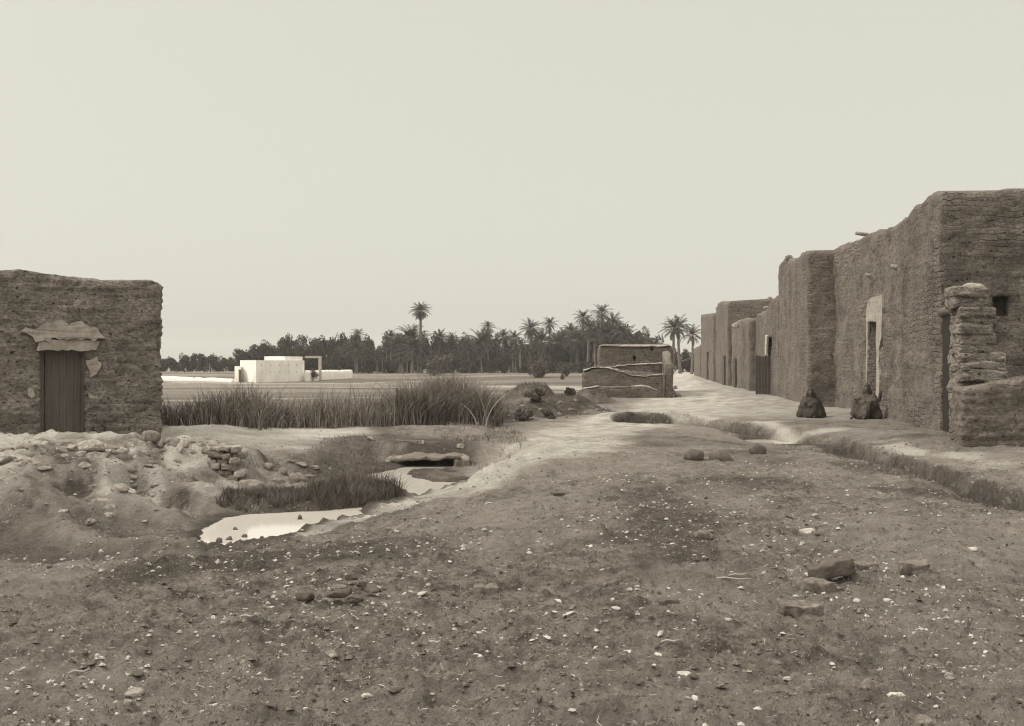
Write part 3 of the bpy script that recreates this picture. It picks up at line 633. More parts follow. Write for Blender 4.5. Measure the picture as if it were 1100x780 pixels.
tx, ty = 10.1, 37.5
tower, A2, B2, dv2, out2 = street_house('tower_house', 'square mud tower block projecting from the street front beyond the tallest house', tx, ty, (868, 836.5), 3.2,
    [(868, 270.5), (866, 269.5), (860, 272), (857, 277), (852, 278), (849, 279), (847, 277), (842, 277), (839.5, 281), (837, 284)], 23, cell=.12, far_top=5.5)
low, A3, B3, dv3, out3 = street_house('mud_house', 'lower mud house beside the tower with a narrow pale edged doorway and sloping top', tx+.02, ty, (836, 812), 5,
    [(836, 316), (831, 320), (827, 322), (824, 329), (820, 333), (815, 337), (812, 338)], 29, openings=[(829.3, 824.8, 362, 430, .5)], cell=.12)
def sw3(px, py):
    s, D = on_wall(A3, dv3, px, tx+.02, ty); return (s, CH-(py-390)/F*D)
d3 = (dv3.x, dv3.y, 0); n3 = (out3.x, out3.y, 0)
o = put('door_surround', patch([sw3(825, 386), sw3(825.3, 372), sw3(826, 361), sw3(824.2, 360), sw3(823.5, 375), sw3(824, 388)], (A3.x, A3.y, 0), d3, n3, .09), M['lime'], low)
s, z0 = sw3(829, 427.5); c = A3+dv3*s; g0 = hz(c.x-.3, c.y)
dm = MB(); kk = 5; w_ = .66/kk
for k in range(kk):
    dm.box(Vector((c.x, c.y, g0+.03))+Vector(n3)*(.05+k*w_)+Vector(d3)*(.01*(k % 2)), Vector(n3)*(w_-.012), Vector(d3)*.05, (0, 0, 1.72+.03*math.sin(k*2.1)))
dm.box(Vector((c.x, c.y, g0+.35))+Vector(n3)*.06+Vector(d3)*.055, Vector(n3)*.62, Vector(d3)*.04, (0, 0, .1)); dm.box(Vector((c.x, c.y, g0+1.35))+Vector(n3)*.06+Vector(d3)*.055, Vector(n3)*.62, Vector(d3)*.04, (0, 0, .1))
put('door', dm.mesh('door', False), M['dark_wood'], low)

b3, A4, B4, dv4, out4 = street_house('mud_house', 'short mud block with rounded top corner, standing just beyond the open door leaf', 12.3, 57, (805, 786), 4.5,
    [(805, 342), (800, 342), (795, 343), (790, 345), (786, 349)], 31, cell=.15, mat_='mud_far', far_top=3.9)
b4, A5, B5, dv5, out5 = street_house('mud_house', 'tall broad flat topped mud house farther down the street behind the short block', 13.76, 70, (782, 769), 6.5,
    [(782, 323.5), (775, 324), (771, 325), (769, 330)], 37, cell=.2, mat_='mud_far', far_top=5.9)
b5, A6, B6, dv6, out6 = street_house('mud_house', 'squared mud house near the far end of the street, next to the last low house', 15.95, 87, (766.5, 753), 6,
    [(766.5, 336.5), (753, 338)], 43, cell=.22, mat_='mud_far', far_top=6.0)
b6, A7, B7, dv7, out7 = street_house('mud_house', 'low last mud house where the street ends near the palms', 19.35, 113, (752, 745.5), 6,
    [(752, 371), (745.5, 374)], 47, cell=.3, mat_='mud_far')
# small doorways as timber doors on the far houses
for th, X0, Y0, pxs, pys in ((b3, 12.3, 57, (791.5, 789), (385, 418)), (b4, 13.76, 70, (779.5, 777.5), (382, 415)), (b5, 15.95, 87, (761, 759.5), (378, 407))):
    qa = linep(pxs[0], X0, Y0, STK); qb = linep(pxs[1], X0, Y0, STK)
    zt_ = CH-(pys[0]-390)/F*qa[1]
    v = Vector((qb[0]-qa[0], qb[1]-qa[1])); nn = Vector((-v.y, v.x)).normalized()
    dm = MB(); dm.box((qa[0]-nn.x*.1, qa[1]-nn.y*.1, 0), (v.x, v.y, 0), (nn.x*.2, nn.y*.2, 0), (0, 0, zt_)); put('door', dm.mesh('door', False), M['dark_wood'], th)

# --- ruined gate pier and courtyard wall, right foreground
def thick_wall(pts, th):
    P = [Vector(p) for p in pts]; L = []; R = []
    for i, p in enumerate(P):
        d = (P[min(i+1, len(P)-1)]-P[max(i-1, 0)]).normalized(); n = Vector((d.y, -d.x)); L.append(p+n*th/2); R.append(p-n*th/2)
    return [tuple(p) for p in L]+[tuple(p) for p in R[::-1]]
gp = thing('gate_pier', 'ruined mud gate pier of bulging layers beside the dark gateway of the tallest house', 'gate pier', (8.8, 20.6, 0))
mb_ = []; z = -.3; k = 0; rp = random.Random(5); allv = []; allf = []
while z < 2.86:
    hh = rp.uniform(.13, .23); zc = z+hh/2
    x0 = 8.32+rp.uniform(-.03, .03)-(.10 if 2.5 < z else 0); x1 = float(np.interp(zc, [0, 1.3, 1.8, 2.3, 2.6, 2.85, 3.0], [9.25, 9.22, 9.10, 9.02, 8.92, 8.86, 8.80]))+rp.uniform(-.07, .07)
    mb = MB(); mb.box((x0, 20.42+rp.uniform(-.05, .04), z), (x1-x0, rp.uniform(-.04, .04), 0), (.05, .62, 0), (0, 0, hh+.03)); me = subdivide(mb.mesh('s', False), 7, .045); rough(me, .07, 3.2, 700+k); rough(me, .035, 11, 800+k)
    b0 = len(allv); allv += [tuple(v.co) for v in me.vertices]; allf += [tuple(i+b0 for i in p.vertices) for p in me.polygons]; z += hh*.97; k += 1
put('pier', mesh_np('pier', np.array(allv), allf), M['mud_layer'], gp)
# timber lintel bearing the gateway
lm = MB(); lm.tube([(8.36, 20.75, 2.62), (8.85, 22.2, 2.66), (9.2, 23.5, 2.68)], [.10, .09, .10], 8); put('lintel', rough(lm.mesh('lintel'), .03, 5, 3), M['mud_plain'], gp)
dm = MB(); dm.box((8.58, 21.1, -.1), (.60, 2.33, 0), (.06, -.01, 0), (0, 0, 2.62)); put('gate_shade_door', dm.mesh('gate_shade_door', False), M['gate_shade'], gp)  # dark leaf across the gap, gateway shade put into its colour
cw_ = thing('courtyard_wall', 'waist high mud courtyard wall with a bare rounded top, on the right edge', 'wall', (9.6, 19.6, 0))
loop = [(8.02, 19.55), (8.6, 19.45), (10.0, 19.25), (12.5, 18.9), (12.6, 19.35), (10.1, 19.7), (8.7, 19.95), (8.1, 20.3)]
def ct(e, t):
    x = Vector(loop[e]).lerp(Vector(loop[(e+1) % len(loop)]), t).x
    return float(np.interp(x, [8.0, 8.35, 8.8, 9.2, 12.5], [1.15, 1.20, 1.28, 1.38, 1.45]))
put('wall', mud_wall(loop, ct, .05, seed=77, amp=.06, course=.16, camp=.012, rnd=.10, fr=1.7), M['mud'], cw_)
# --- roofless enclosure and house in the middle of the waste ground
enc = thing('mud_enclosure', 'roofless mud enclosure of broken low walls in front of the flat house, mid picture', 'ruin', (5.1, 51.5, 0))
def low_wall(pts, th, ts, zs, seed, cell=.12, **k):
    loop = thick_wall(pts, th); n = len(pts)
    cum = [0]
    for i in range(n-1): cum.append(cum[-1]+(Vector(pts[i+1])-Vector(pts[i])).length)
    tot = cum[-1]
    def zt(e, t):
        if e < n-1: q = (cum[e]+(cum[e+1]-cum[e])*t)/tot
        elif e == n-1: q = 1.0
        elif e < 2*n-1: j = e-n; q = 1-(cum[j]+(cum[j+1]-cum[j])*t)/tot if False else (cum[n-1-j]+(cum[n-2-j]-cum[n-1-j])*t)/tot
        else: q = 0.0
        return float(np.interp(q, ts, zs))
    return mud_wall(loop, zt, cell, seed=seed, amp=.05, rnd=.08, **k)
put('front_wall', low_wall([(3.35, 51.6), (5.2, 51.4), (7.05, 51.3)], .4, [0, .12, .32, .45, .6, .75, .95, 1], [1.25, 1.38, 1.36, 1.25, 1.02, .98, 1.05, 1.1], 101), M['mud_far'], enc)
put('side_wall', low_wall([(7.3, 51.2), (8.0, 57.0)], .4, [0, .3, 1], [1.55, 1.7, 2.2], 102), M['mud_far'], enc)
put('back_wall', low_wall([(3.5, 54.6), (5.4, 54.4), (7.4, 54.2)], .35, [0, .3, .5, 1], [1.35, 1.45, 1.5, 1.6], 103), M['mud_far'], enc)
put('terrace_wall', low_wall([(3.2, 49.8), (5.0, 49.65), (6.6, 49.9)], .9, [0, .2, .5, .8, 1], [.42, .56, .50, .58, .35], 104), M['mud_far'], enc)
def coping(pts, ts, zs, th, hh, parent, seed, name='coping'):
    n = 60; V = []; k = 8; P = [Vector(p) for p in pts]; cum = [0]
    for i in range(len(P)-1): cum.append(cum[-1]+(P[i+1]-P[i]).length)
    for i in range(n+1):
        q = i/n; L_ = q*cum[-1]; x = np.interp(L_, cum, [p.x for p in P]); y = np.interp(L_, cum, [p.y for p in P]); z = np.interp(q, ts, zs)
        a = P[-1]-P[0]; a.normalize(); w = max(0.03, .75+1.5*float(fbm(q*cum[-1]*1.3, seed, 0, 5, 3)))
        for j in range(k):
            c, s_ = math.cos(2*PI*j/k), math.sin(2*PI*j/k); V.append((x-a.y*c*th*.55, y+a.x*c*th*.55, z+hh*w*(s_*.5-.1)))
    Fc = [(i*k+j, i*k+(j+1) % k, (i+1)*k+(j+1) % k, (i+1)*k+j) for i in range(n) for j in range(k)]+[tuple(range(k))[::-1], tuple(n*k+j for j in range(k))]
    me = mesh_np(name, np.array(V), Fc); rough(me, .05, 4, seed); return put(name, me, M['plaster'], parent)
coping([(3.35, 51.6), (5.2, 51.4), (7.05, 51.3)], [0, .12, .32, .45, .6, .75, .95, 1], [1.25, 1.38, 1.36, 1.25, 1.02, .98, 1.05, 1.1], .42, .075, enc, 1)
coping([(5.0, 54.4), (7.4, 54.2)], [0, .3, 1], [1.42, 1.5, 1.6], .4, .06, enc, 2)
coping([(3.2, 49.8), (5.0, 49.65), (6.6, 49.9)], [0, .2, .5, .8, 1], [.42, .56, .50, .58, .35], .8, .06, enc, 3)
fh = thing('mud_house', 'flat topped low mud house with one small window, behind the roofless enclosure', 'house', (6.5, 60.5, 0))
loop = [(4.6, 58.2), (8.5, 58.0), (8.9, 62.5), (4.9, 62.8)]
put('wall', mud_wall(loop, lambda e, t: 2.5+.04*math.sin(t*9), .13, openings=[(0, .47, .50, 1.75, 2.05, .3), (0, .685, .72, 2.22, 2.45, .3)], seed=111, amp=.05, rnd=.12), M['mud_far'], fh)
put('roof', roofslab(loop, .3, 2.44, .16), M['lime'], fh)
coping([(4.65, 58.3), (8.4, 58.1)], [0, .5, 1], [2.5, 2.49, 2.51], .35, .09, fh, 4)
# --- white house far left-centre
wh = thing('white_house', 'long whitewashed flat roofed house in front of the dark grove', 'house', (-26, 122, -.5))
def gz(px, py, D): return CH+(390-py)/F*D
def ptw(px, D): return ((px-550)/F*D, D)
def white_wall(loop, top, seed, cell=.3, **k):
    zt = top(0, 0); n = len(loop); a = sum(loop[i][0]*loop[(i+1) % n][1]-loop[(i+1) % n][0]*loop[i][1] for i in range(n))
    if a < 0: loop = loop[::-1]
    V = [(p[0], p[1], -1.6) for p in loop]+[(p[0], p[1], zt) for p in loop]
    return mesh_np('wall', np.array(V), [tuple(range(n))[::-1], tuple(range(n, 2*n))]+[(i, (i+1) % n, n+(i+1) % n, n+i) for i in range(n)], False)
Aw = Vector(ptw(275, 120.)); Bw = Vector(ptw(327, 131.)); nb = Vector(((Bw-Aw).y, -(Bw-Aw).x)).normalized()      # right-facing
Cw = Vector(ptw(258, 123.5))
lw_ = [tuple(Cw), tuple(Aw), tuple(Bw), tuple(Cw+(Bw-Aw))]
put('wall', white_wall(lw_, lambda e, t: gz(0, 387, 122)+.0, 120), M['white'], wh)
put('roof', roofslab(lw_, .5, gz(0, 387, 122)-.12, .08), M['white'], wh)
for row, zq in ((0, gz(0, 393, 122)), (1, gz(0, 401, 122))):
    for t in (.10, .28, .46, .64, .82):
        q = Aw+(Bw-Aw)*t; dm = MB(); dm.box((q.x-nb.x*.06, q.y-nb.y*.06, zq), ((Bw-Aw).normalized().x*.16, (Bw-Aw).normalized().y*.16, 0), (nb.x*.08, nb.y*.08, 0), (0, 0, .16)); put('vent', dm.mesh('vent', False), M['lime'], wh)
c1 = Vector(ptw(306, 129)); c2 = Vector(ptw(326.5, 133.0)); dB = (Bw-Aw).normalized()
up = [tuple(Bw-dB*4.2-nb*.35), tuple(Bw+dB*.2-nb*.35), tuple(Bw+dB*.2-nb*3.0), tuple(Bw-dB*4.2-nb*3.0)]
put('upper_room', white_wall(up, lambda e, t: gz(0, 383.0, 130), 121), M['white'], wh)
# porch frame at the far end, with square opening
pf = MB(); x0 = ptw(327.5, 134)[0]; x1 = ptw(345, 134)[0]; zt_ = gz(0, 382.5, 134)
pf.box((x1-.35, 134, -.6), (.35, 0, 0), (0, .35, 0), (0, 0, zt_+.6-.25)); pf.box((x0, 134, zt_-.25), (x1-x0, 0, 0), (0, .35, 0), (0, 0, .25)); put('porch', pf.mesh('porch', False), M['lime'], wh)
an = [tuple(Vector(ptw(252, 122.6))), tuple(Vector(ptw(259, 121.9))), tuple(Vector(ptw(259.5, 124))), tuple(Vector(ptw(252.5, 124.4)))]
put('gate_block', white_wall(an, lambda e, t: gz(0, 393.5, 122.4), 123), M['white'], wh)
dm = MB(); q0 = ptw(256.6, 121.95); q1 = ptw(258.2, 121.8); dm.box((q0[0], q0[1]-.12, -.7), (q1[0]-q0[0], q1[1]-q0[1], 0), (0, .3, 0), (0, 0, gz(0, 397, 122)+.7)); put('door', dm.mesh('door', False), M['dark_wood'], wh)
for (na, la, pts, tops_) in (('garden_wall', 'low white garden wall running left from the white house', [ptw(150, 133), ptw(200, 128.5), ptw(251, 124)], [403, 405, 407]),
                             ('garden_wall', 'low white garden wall running right from the white house toward the grove', [ptw(329, 130), ptw(352, 138), ptw(377, 148)], [398, 397.6, 397.4])):
    o = thing(na, la, 'wall', (*pts[1], -.5))
    cum = np.linspace(0, 1, len(pts)); zs = [gz(0, t, p[1]) for t, p in zip(tops_, pts)]
    lp = thick_wall(pts, .45)
    put('wall', mud_wall(lp, (lambda zs_, lp_, pts_: lambda e, t: float(np.interp(Vector(lp_[e]).lerp(Vector(lp_[(e+1) % len(lp_)]), t).x, [p[0] for p in pts_], zs_)))(zs, lp, pts), .3, seed=130, amp=.02, camp=0, rnd=.08, fr=.5, sink=.8), M['white'], o)

# ------------------------------------------------------------------ stones
def rock_mesh(seed, sx, sy, sz, sub=3, amp=.45, flat=.35):
    bm = bmesh.new(); bmesh.ops.create_icosphere(bm, subdivisions=sub, radius=1); me = bpy.data.meshes.new('stone'); bm.to_mesh(me); bm.free()
    rough(me, amp, .95, seed*13); rough(me, amp*.3, 3.1, seed*17)
    n = len(me.vertices); co = np.empty(n*3, np.float32); me.vertices.foreach_get('co', co); p = co.reshape(-1, 3)
    rq = np.random.default_rng(seed+999)
    for k in range(max(0, int((amp-.24)*40))):
        nn = rq.normal(0, 1, 3); nn /= np.linalg.norm(nn); dd = p @ nn-rq.uniform(.52, .85); p -= np.where(dd > 0, dd*.85, 0)[:, None]*nn[None]
    p[:, 2] = np.where(p[:, 2] < -flat, -flat+(p[:, 2]+flat)*.25, p[:, 2]); p[:, 2] -= p[:, 2].min()
    p *= np.array([sx, sy, sz]); me.vertices.foreach_set('co', p.ravel()); me.update()
    me.polygons.foreach_set('use_smooth', np.ones(len(me.polygons), bool)); return me
def stone(px, py, w, h, label, material='pale_stone', seed=None, name='stone', group=None, cat='stone', sink=.12, amp=.45, deep=.8, dz=0, rz=None, sub=3):
    seed = seed or int(px*7+py)
    x, y, z = hit(px, py)
    s = w/F*y/2; hh = h/F*y*.62
    z = float(H(x+s*np.array([-.7, 0, .7, 0, 0]), y+s*deep*np.array([.5, 0, .5, 1.1, .5])).min())*.6+z*.4
    me = rock_mesh(seed, s, s*deep, hh, sub, amp)
    o = put(name, me, M[material]); o.location = (x, y+s*deep*.5, z-hh*sink*2+dz)
    o.rotation_euler = (0, 0, 0 if rz is None else rz)
    return tag(o, label, cat, group)
stone(160, 473, 21, 15, 'rounded pale boulder standing on the mound at the corner of the left house', 'stone', 5, 'boulder', sink=.05, amp=.18, cat='boulder')
rub = 'pale rubble stone lying on the mound in front of the left house'
for (px, py, w, h) in ((28, 480, 22, 9), (50, 480, 26, 13), (63, 484, 16, 7), (46, 484, 10, 6), (104, 483, 22, 7), (118, 481, 18, 9), (12, 492, 30, 9), (29, 495, 9, 7), (138, 479, 18, 9), (172, 478, 13, 8), (184, 476, 18, 10), (200, 477, 16, 8), (214, 478, 15, 7), (226, 479, 16, 7), (160, 478, 11, 8), (150, 484, 16, 8), (131, 486, 12, 7), (75, 479, 14, 7), (5, 484, 18, 9), (40, 489, 14, 6), (68, 490, 12, 6), (84, 488, 16, 7), (110, 488, 12, 6), (122, 486, 10, 6), (144, 489, 12, 6), (166, 485, 12, 7), (178, 484, 10, 6), (192, 483, 13, 7), (207, 484, 11, 6), (220, 486, 12, 7), (20, 498, 16, 7), (3, 500, 14, 7), (237, 480, 12, 7), (247, 482, 10, 6)):
    stone(px, py+1, w*1.2, h*1.35, rub, ('pale_stone', 'stone', 'earth')[int(px) % 3] if w < 22 else 'pale_stone', group='rubble stones along the mound', sink=.3, deep=1.1, amp=.62)
stone(92, 482, 34, 15, 'largest pale rubble block under the door of the left house', 'pale_stone', 9)
stone(118, 520, 46, 11, 'long smooth pale rock bedded halfway down the mound', 'pale_stone', 15, amp=.3)
stone(127, 524, 20, 9, 'small domed rock just below the long smooth rock on the mound', 'pale_stone', 18, amp=.25)
stone(102, 492, 30, 12, 'dark brown lump of earth on top of the mound below the door', 'stone', 12)
stone(268, 527, 34, 15, 'smooth sloping rock at the foot of the dry stone wall by the creek', 'stone', 19, amp=.25)
rl_ = random.Random(44); placed = 0
while placed < 42:
    px = rl_.uniform(0, 285); py = rl_.uniform(488, 592); q_ = hit(px, py)
    if np.hypot((q_[0]+7.4)/4.6, (q_[1]-17.6)/5.6) > 1.0 or sdpoly(np.array([q_[0]]), np.array([q_[1]]), CREEK)[0] < .2: continue
    w_ = rl_.uniform(7, 24)*(1 if rl_.random() < .8 else 1.5); stone(px, py, w_, w_*rl_.uniform(.3, .55), 'rough lump of eroded earth half buried in the slope below the left house', rl_.choice(('earth', 'earth', 'earth', 'pale_stone')), name='clod', cat='clod', group='earth lumps on the left slope', sink=.3, amp=.8, deep=1.1, rz=rl_.uniform(0, 3)); placed += 1
bk = 'fallen stone on the creek bank right of the dry stone wall'
for (px, py, w, h) in ((297, 519, 16, 9), (306, 524, 16, 7), (318, 516, 24, 12), (322, 500, 20, 7), (337, 504, 14, 5), (303, 509, 12, 7), (333, 514, 14, 9), (354, 505, 7, 4), (312, 498, 10, 6)):
    stone(px, py, w, h, bk, 'stone', group='fallen stones on the creek bank')
stone(480, 498, 13, 9, 'pale block propped at the right end of the footbridge', 'pale_stone', 25)
stone(471, 500, 7, 5, 'little stone left of the block at the footbridge end', 'stone', 27)
stone(495, 481, 9, 6, 'small pale stone on the bank above the footbridge', 'pale_stone', 28)
stone(449, 477, 9, 6, 'grey stone lying on the grassy bank behind the footbridge', 'stone', 29)
stone(454, 477, 3, 6, 'tiny bright white stone on the grassy bank behind the footbridge', 'chip', 30)
stone(398, 473, 10, 6, 'pale stone at the end of the sandy flat by the reeds', 'pale_stone', 31)
# dry stone retaining wall: stack of individual stones
rs = thing('dry_stone_wall', 'broken end of a dry stone wall at the right edge of the mound', 'wall', (*Wp(262, 505, 0)[:2], -.1))
k = 0
for row in range(6):
    xx = -4.86+.06*(row % 2)+row*.03
    while xx < -4.28:
        wd = random.uniform(.10, .20); hh = random.uniform(.08, .11)
        mb = MB(); mb.box((-wd/2, -.16, -hh/2), (wd, 0, 0), (0, .32, 0), (0, 0, hh)); me = subdivide(mb.mesh('s', False), 3, .022); rough(me, .04, 6, 300+k); rough(me, .012, 22, 300+k); k += 1
        me.transform(Matrix.Translation((xx+wd/2, 17.10+random.uniform(-.03, .03)+.10*(-4.3-xx), -.20+row*.092+random.uniform(-.01, .01))) @ Matrix.Rotation(random.uniform(-.12, .12), 4, 'Y') @ Matrix.Rotation(random.uniform(-.2, .2), 4, 'Z'))
        me.polygons.foreach_set('use_smooth', np.ones(len(me.polygons), bool)); put('stone', me, M['pale_stone' if random.random() < .35 else 'stone'], rs); xx += wd*.93
cs = thing('cap_stones', None, None, (0, 0, 0)) if False else None
for (px, py, w, h) in ((232, 497, 13, 8), (241, 494, 20, 11), (252, 488, 14, 8), (246, 503, 10, 6)):
    stone(px, py, w, h, 'rounded stone tumbled against the dry stone wall', 'pale_stone', group='stones tumbled by the dry stone wall')
# dark boulders by the ditch
stone(746, 494, 23, 14, 'smooth dark boulder, leftmost of three beside the ditch', 'dark_stone', 51, 'boulder', cat='boulder', amp=.22)
stone(776, 494, 34, 17, 'lumpy dark double boulder, middle of three beside the ditch', 'dark_stone', 52, 'boulder', cat='boulder', amp=.5)
stone(815, 487, 17, 15, 'upright dark boulder in front of the small puddle in the ditch', 'dark_stone', 54, 'boulder', cat='boulder', amp=.3)
# clods left foreground
stone(325, 649, 23, 13, 'square dark clod, leftmost of the clods in the left foreground', 'dark_stone', 61, 'clod', cat='clod', sink=0, dz=.02)
for (px, py, w, h) in ((343, 648, 8, 6), (362, 650, 24, 12), (381, 650, 24, 11), (398, 640, 24, 11), (388, 636, 16, 10), (378, 630, 14, 12), (372, 641, 18, 9)):
    stone(px, py, w, h, 'brown earth clod in the little heap in the left foreground', 'dark_stone', name='clod', cat='clod', group='clods heaped in the left foreground', amp=.6, sink=0, dz=.025)
stone(364, 640, 22, 10, 'paler slab of earth on top of the little clod heap', 'brick', 66, 'clod', cat='clod', amp=.5, sink=0, dz=.03)
def block(px, py, w, h, deep, rz, label, material='brick', tilt=(0, 0), dz=0, name='mud_brick', cat='brick'):
    x, y, z = hit(px, py); s = w/F*y*.9; hh = h/F*y
    mb = MB(); mb.box((-s/2, -deep/2, 0), (s, 0, 0), (0, deep, 0), (0, 0, hh)); me = subdivide(mb.mesh('b', False), 5, hh*.12)
    rough(me, hh*.42, 6, int(px)); rough(me, .012, 22, int(py)); me.polygons.foreach_set('use_smooth', np.ones(len(me.polygons), bool))
    o = put(name, me, M[material]); o.location = (x, y+deep*.4, z-hh*.25+dz); o.rotation_euler = (tilt[0], tilt[1], rz)
    return tag(o, label, cat)
block(878, 636, 42, 13, .20, .12, 'flat square mud brick with sunlit top, in front of the tilted slab')
block(862, 660, 50, 13, .16, .10, 'long low mud brick, nearest of the bricks in the right foreground')
block(900, 626, 54, 17, .20, -.25, 'dark slab of dried mud tilted up behind the flat brick', 'dark_stone', (0, -.32), .05)
block(930, 612, 30, 7, .14, .2, 'crumbled pale mud brick between the tilted slab and the lone brick', 'brick')
block(984, 616, 32, 13, .18, -.2, 'lone mud brick, rightmost of the bricks in the right foreground')
block(521, 638, 30, 12, .14, .1, 'single rounded mud brick lying alone in the middle foreground', 'brick')
block(718, 650, 24, 7, .1, 0, 'small dark flat clod right of the middle foreground', 'dark_stone', name='clod', cat='clod')
block(602, 533, 22, 6, .14, .1, 'dark low clod on the grass below the sandy path', 'dark_stone', name='clod', cat='clod')
for (px, py, w, h, l, mt, sd) in ((756, 578, 24, 12, 'crumbly brown lump among pale gravel right of centre', 'brick', 71), (824, 575, 11, 10, 'pale topped stone right of the crumbly lump', 'stone', 72), (870, 572, 17, 7, 'long bright stone near the middle of the right foreground', 'chip', 73), (355, 704, 15, 10, 'oval pale stone lying alone at the lower left', 'pale_stone', 74), (145, 747, 26, 9, 'flat pale stone near the bottom left edge', 'pale_stone', 75), (137, 757, 11, 8, 'small rounded stone just below the flat stone at bottom left', 'pale_stone', 76),
                              (933, 738, 20, 12, 'dull knobbly stone near the bottom right', 'stone', 77), (1020, 730, 12, 8, 'round pale stone at the lower right edge', 'pale_stone', 78), (680, 700, 23, 5, 'bright white flat shard in the lower middle', 'chip', 79), (735, 726, 19, 6, 'bright white shard below and right of the flat shard', 'chip', 80), (783, 667, 9, 6, 'single white chip below the dark flat clod', 'chip', 81), (1046, 592, 11, 5, 'white flat stone at the right edge of the grass', 'chip', 82), (763, 768, 10, 7, 'pale stone close to the bottom edge', 'stone', 83), (920, 646, 8, 6, 'little white stone under the mud bricks', 'chip', 84), (995, 778, 30, 10, 'weathered stone half buried at the bottom right edge', 'stone', 85)):
    stone(px, py, w, h, l, mt, sd)
# stones in the near puddle
for (px, py, w, h) in ((235, 583, 9, 7), (246, 580, 8, 5), (253, 569, 6, 4), (263, 577, 7, 5), (322, 558, 5, 6), (246, 587, 10, 6), (281, 578, 6, 4), (228, 588, 10, 7)):
    x, y = Wp(px, py, ZW); s = w/F*y/2; o = put('stone', rock_mesh(int(px), s, s*.8, h/F*y*.8, 2, .4), M['dark_stone']); o.location = (x, y, ZW-.02)
    tag(o, 'dark wet stone poking out of the near puddle', 'stone', 'wet stones in the near puddle')
# stones on walls
def wall_stone(px, py, D, w, h, label, material='stone', seed=1, amp=.35):
    s = w/F*D/2; hh = h/F*D*.62; o = put('stone', rock_mesh(seed, s, s*.9, hh, 3, amp, .6), M[material]); o.location = ((px-550)/F*D, D, CH+(390-py)/F*D); return tag(o, label, 'stone')
wall_stone(1045, 316, 20.75, 24, 12, 'pale flat stone balanced on top of the ruined gate pier', 'pale_stone', 91, .15)
wall_stone(827, 325, 51, 7, 6, 'lump of rubble on the sloping top of the lower house', 'stone', 92)
wall_stone(823, 333, 52.5, 7, 4, 'pale flat stone on the sloping top of the lower house', 'pale_stone', 93)
wall_stone(847.5, 279.5, 43.6, 10, 6, 'rounded mud lump on the top of the tower block', 'stone', 94)
wall_stone(790, 353, 60, 9, 6, 'pale rubble stuck at the corner of the short block', 'pale_stone', 95)
# rubble heap at the enclosure's right end
for (px, py, w, h) in ((716, 427, 10, 8), (722, 424, 9, 10), (728, 427, 9, 8), (719, 419, 8, 7), (712, 421, 9, 8), (725, 418, 6, 6)):
    stone(px, py, w, h, 'rubble block at the right end of the roofless enclosure', 'stone', group='rubble by the enclosure', sub=2)
for (px, py, w, h) in ((600, 446, 12, 5), (606, 449, 10, 5), (594, 449, 9, 4), (650, 443, 14, 4), (660, 445, 10, 3), (490, 456, 14, 4), (552, 452, 12, 3), (590, 423, 12, 3), (570, 444, 16, 6), (580, 440, 12, 5), (614, 441, 14, 5), (626, 438, 10, 4), (562, 436, 12, 5), (604, 432, 14, 5), (640, 440, 12, 4), (545, 447, 14, 5), (619, 430, 10, 4), (575, 451, 14, 5)):
    stone(px, py, w, h, 'pale rubble lying on the earth heaps in the middle distance', 'stone', group='rubble on the earth heaps', amp=.85, sink=.3, rz=px)
# pale pebbles and dark crumbs scattered over the waste ground
def lab_scatter(n, material, name, label, cat, group, smin, smax, seed, ymax, sc_h=(.4, .8), clump=True, nv=8):
    r = np.random.default_rng(seed); base = [rock_mesh(seed*10+i, 1, r.uniform(.45, .9), r.uniform(.3, .65), 2, .75) for i in range(nv)]
    for me in base: me.polygons.foreach_set('use_smooth', np.zeros(len(me.polygons), bool))
    for me in base: me.materials.append(M[material])
    cen = [(r.uniform(-.42, .45), 4.7*math.exp(r.uniform(0, 1)*math.log(ymax/4.7))) for _ in range(n//7)]
    c = 0
    while c < n:
        if clump and r.random() < .62:
            u, y = cen[r.integers(len(cen))]; x = u*y+r.normal(0, .35); y = y+r.normal(0, .45)
        else:
            y = 4.6*math.exp(r.random()*math.log(ymax/4.6)); x = r.uniform(-.47, .47)*y
        if y < 4.4 or abs(x/y) > .475: continue
        P = np.array([x]), np.array([y])
        if sdpoly(*P, CREEK)[0] < .25 or pldist(*P, DITCH)[0][0] < .5: continue
        s = smin*math.exp(r.random()**2.2*math.log(smax/smin))*(1+.02*y)
        o = bpy.data.objects.new(name, base[r.integers(nv)]); COL.objects.link(o)
        o.location = (x, y, hz(x, y)-s*.12); o.rotation_euler = (r.uniform(-.2, .2), r.uniform(-.2, .2), r.uniform(0, 6.28)); o.scale = (s*r.uniform(.9, 1.5), s, s*r.uniform(.6, 1.1))
        tag(o, label, cat, group); c += 1
lab_scatter(190, 'chip', 'pebble', 'small pale chip of stone or lime strewn over the trampled foreground', 'pebble', 'pale chips strewn over the foreground', .014, .042, 5, 17)
lab_scatter(90, 'dark_stone', 'clod', 'small dark crumb of dung or earth strewn over the trampled foreground', 'clod', 'dark crumbs strewn over the foreground', .015, .04, 6, 16)
lab_scatter(70, 'stone', 'pebble', 'dull grey brown pebble strewn over the trampled foreground', 'pebble', 'dull pebbles strewn over the foreground', .016, .045, 8, 15)
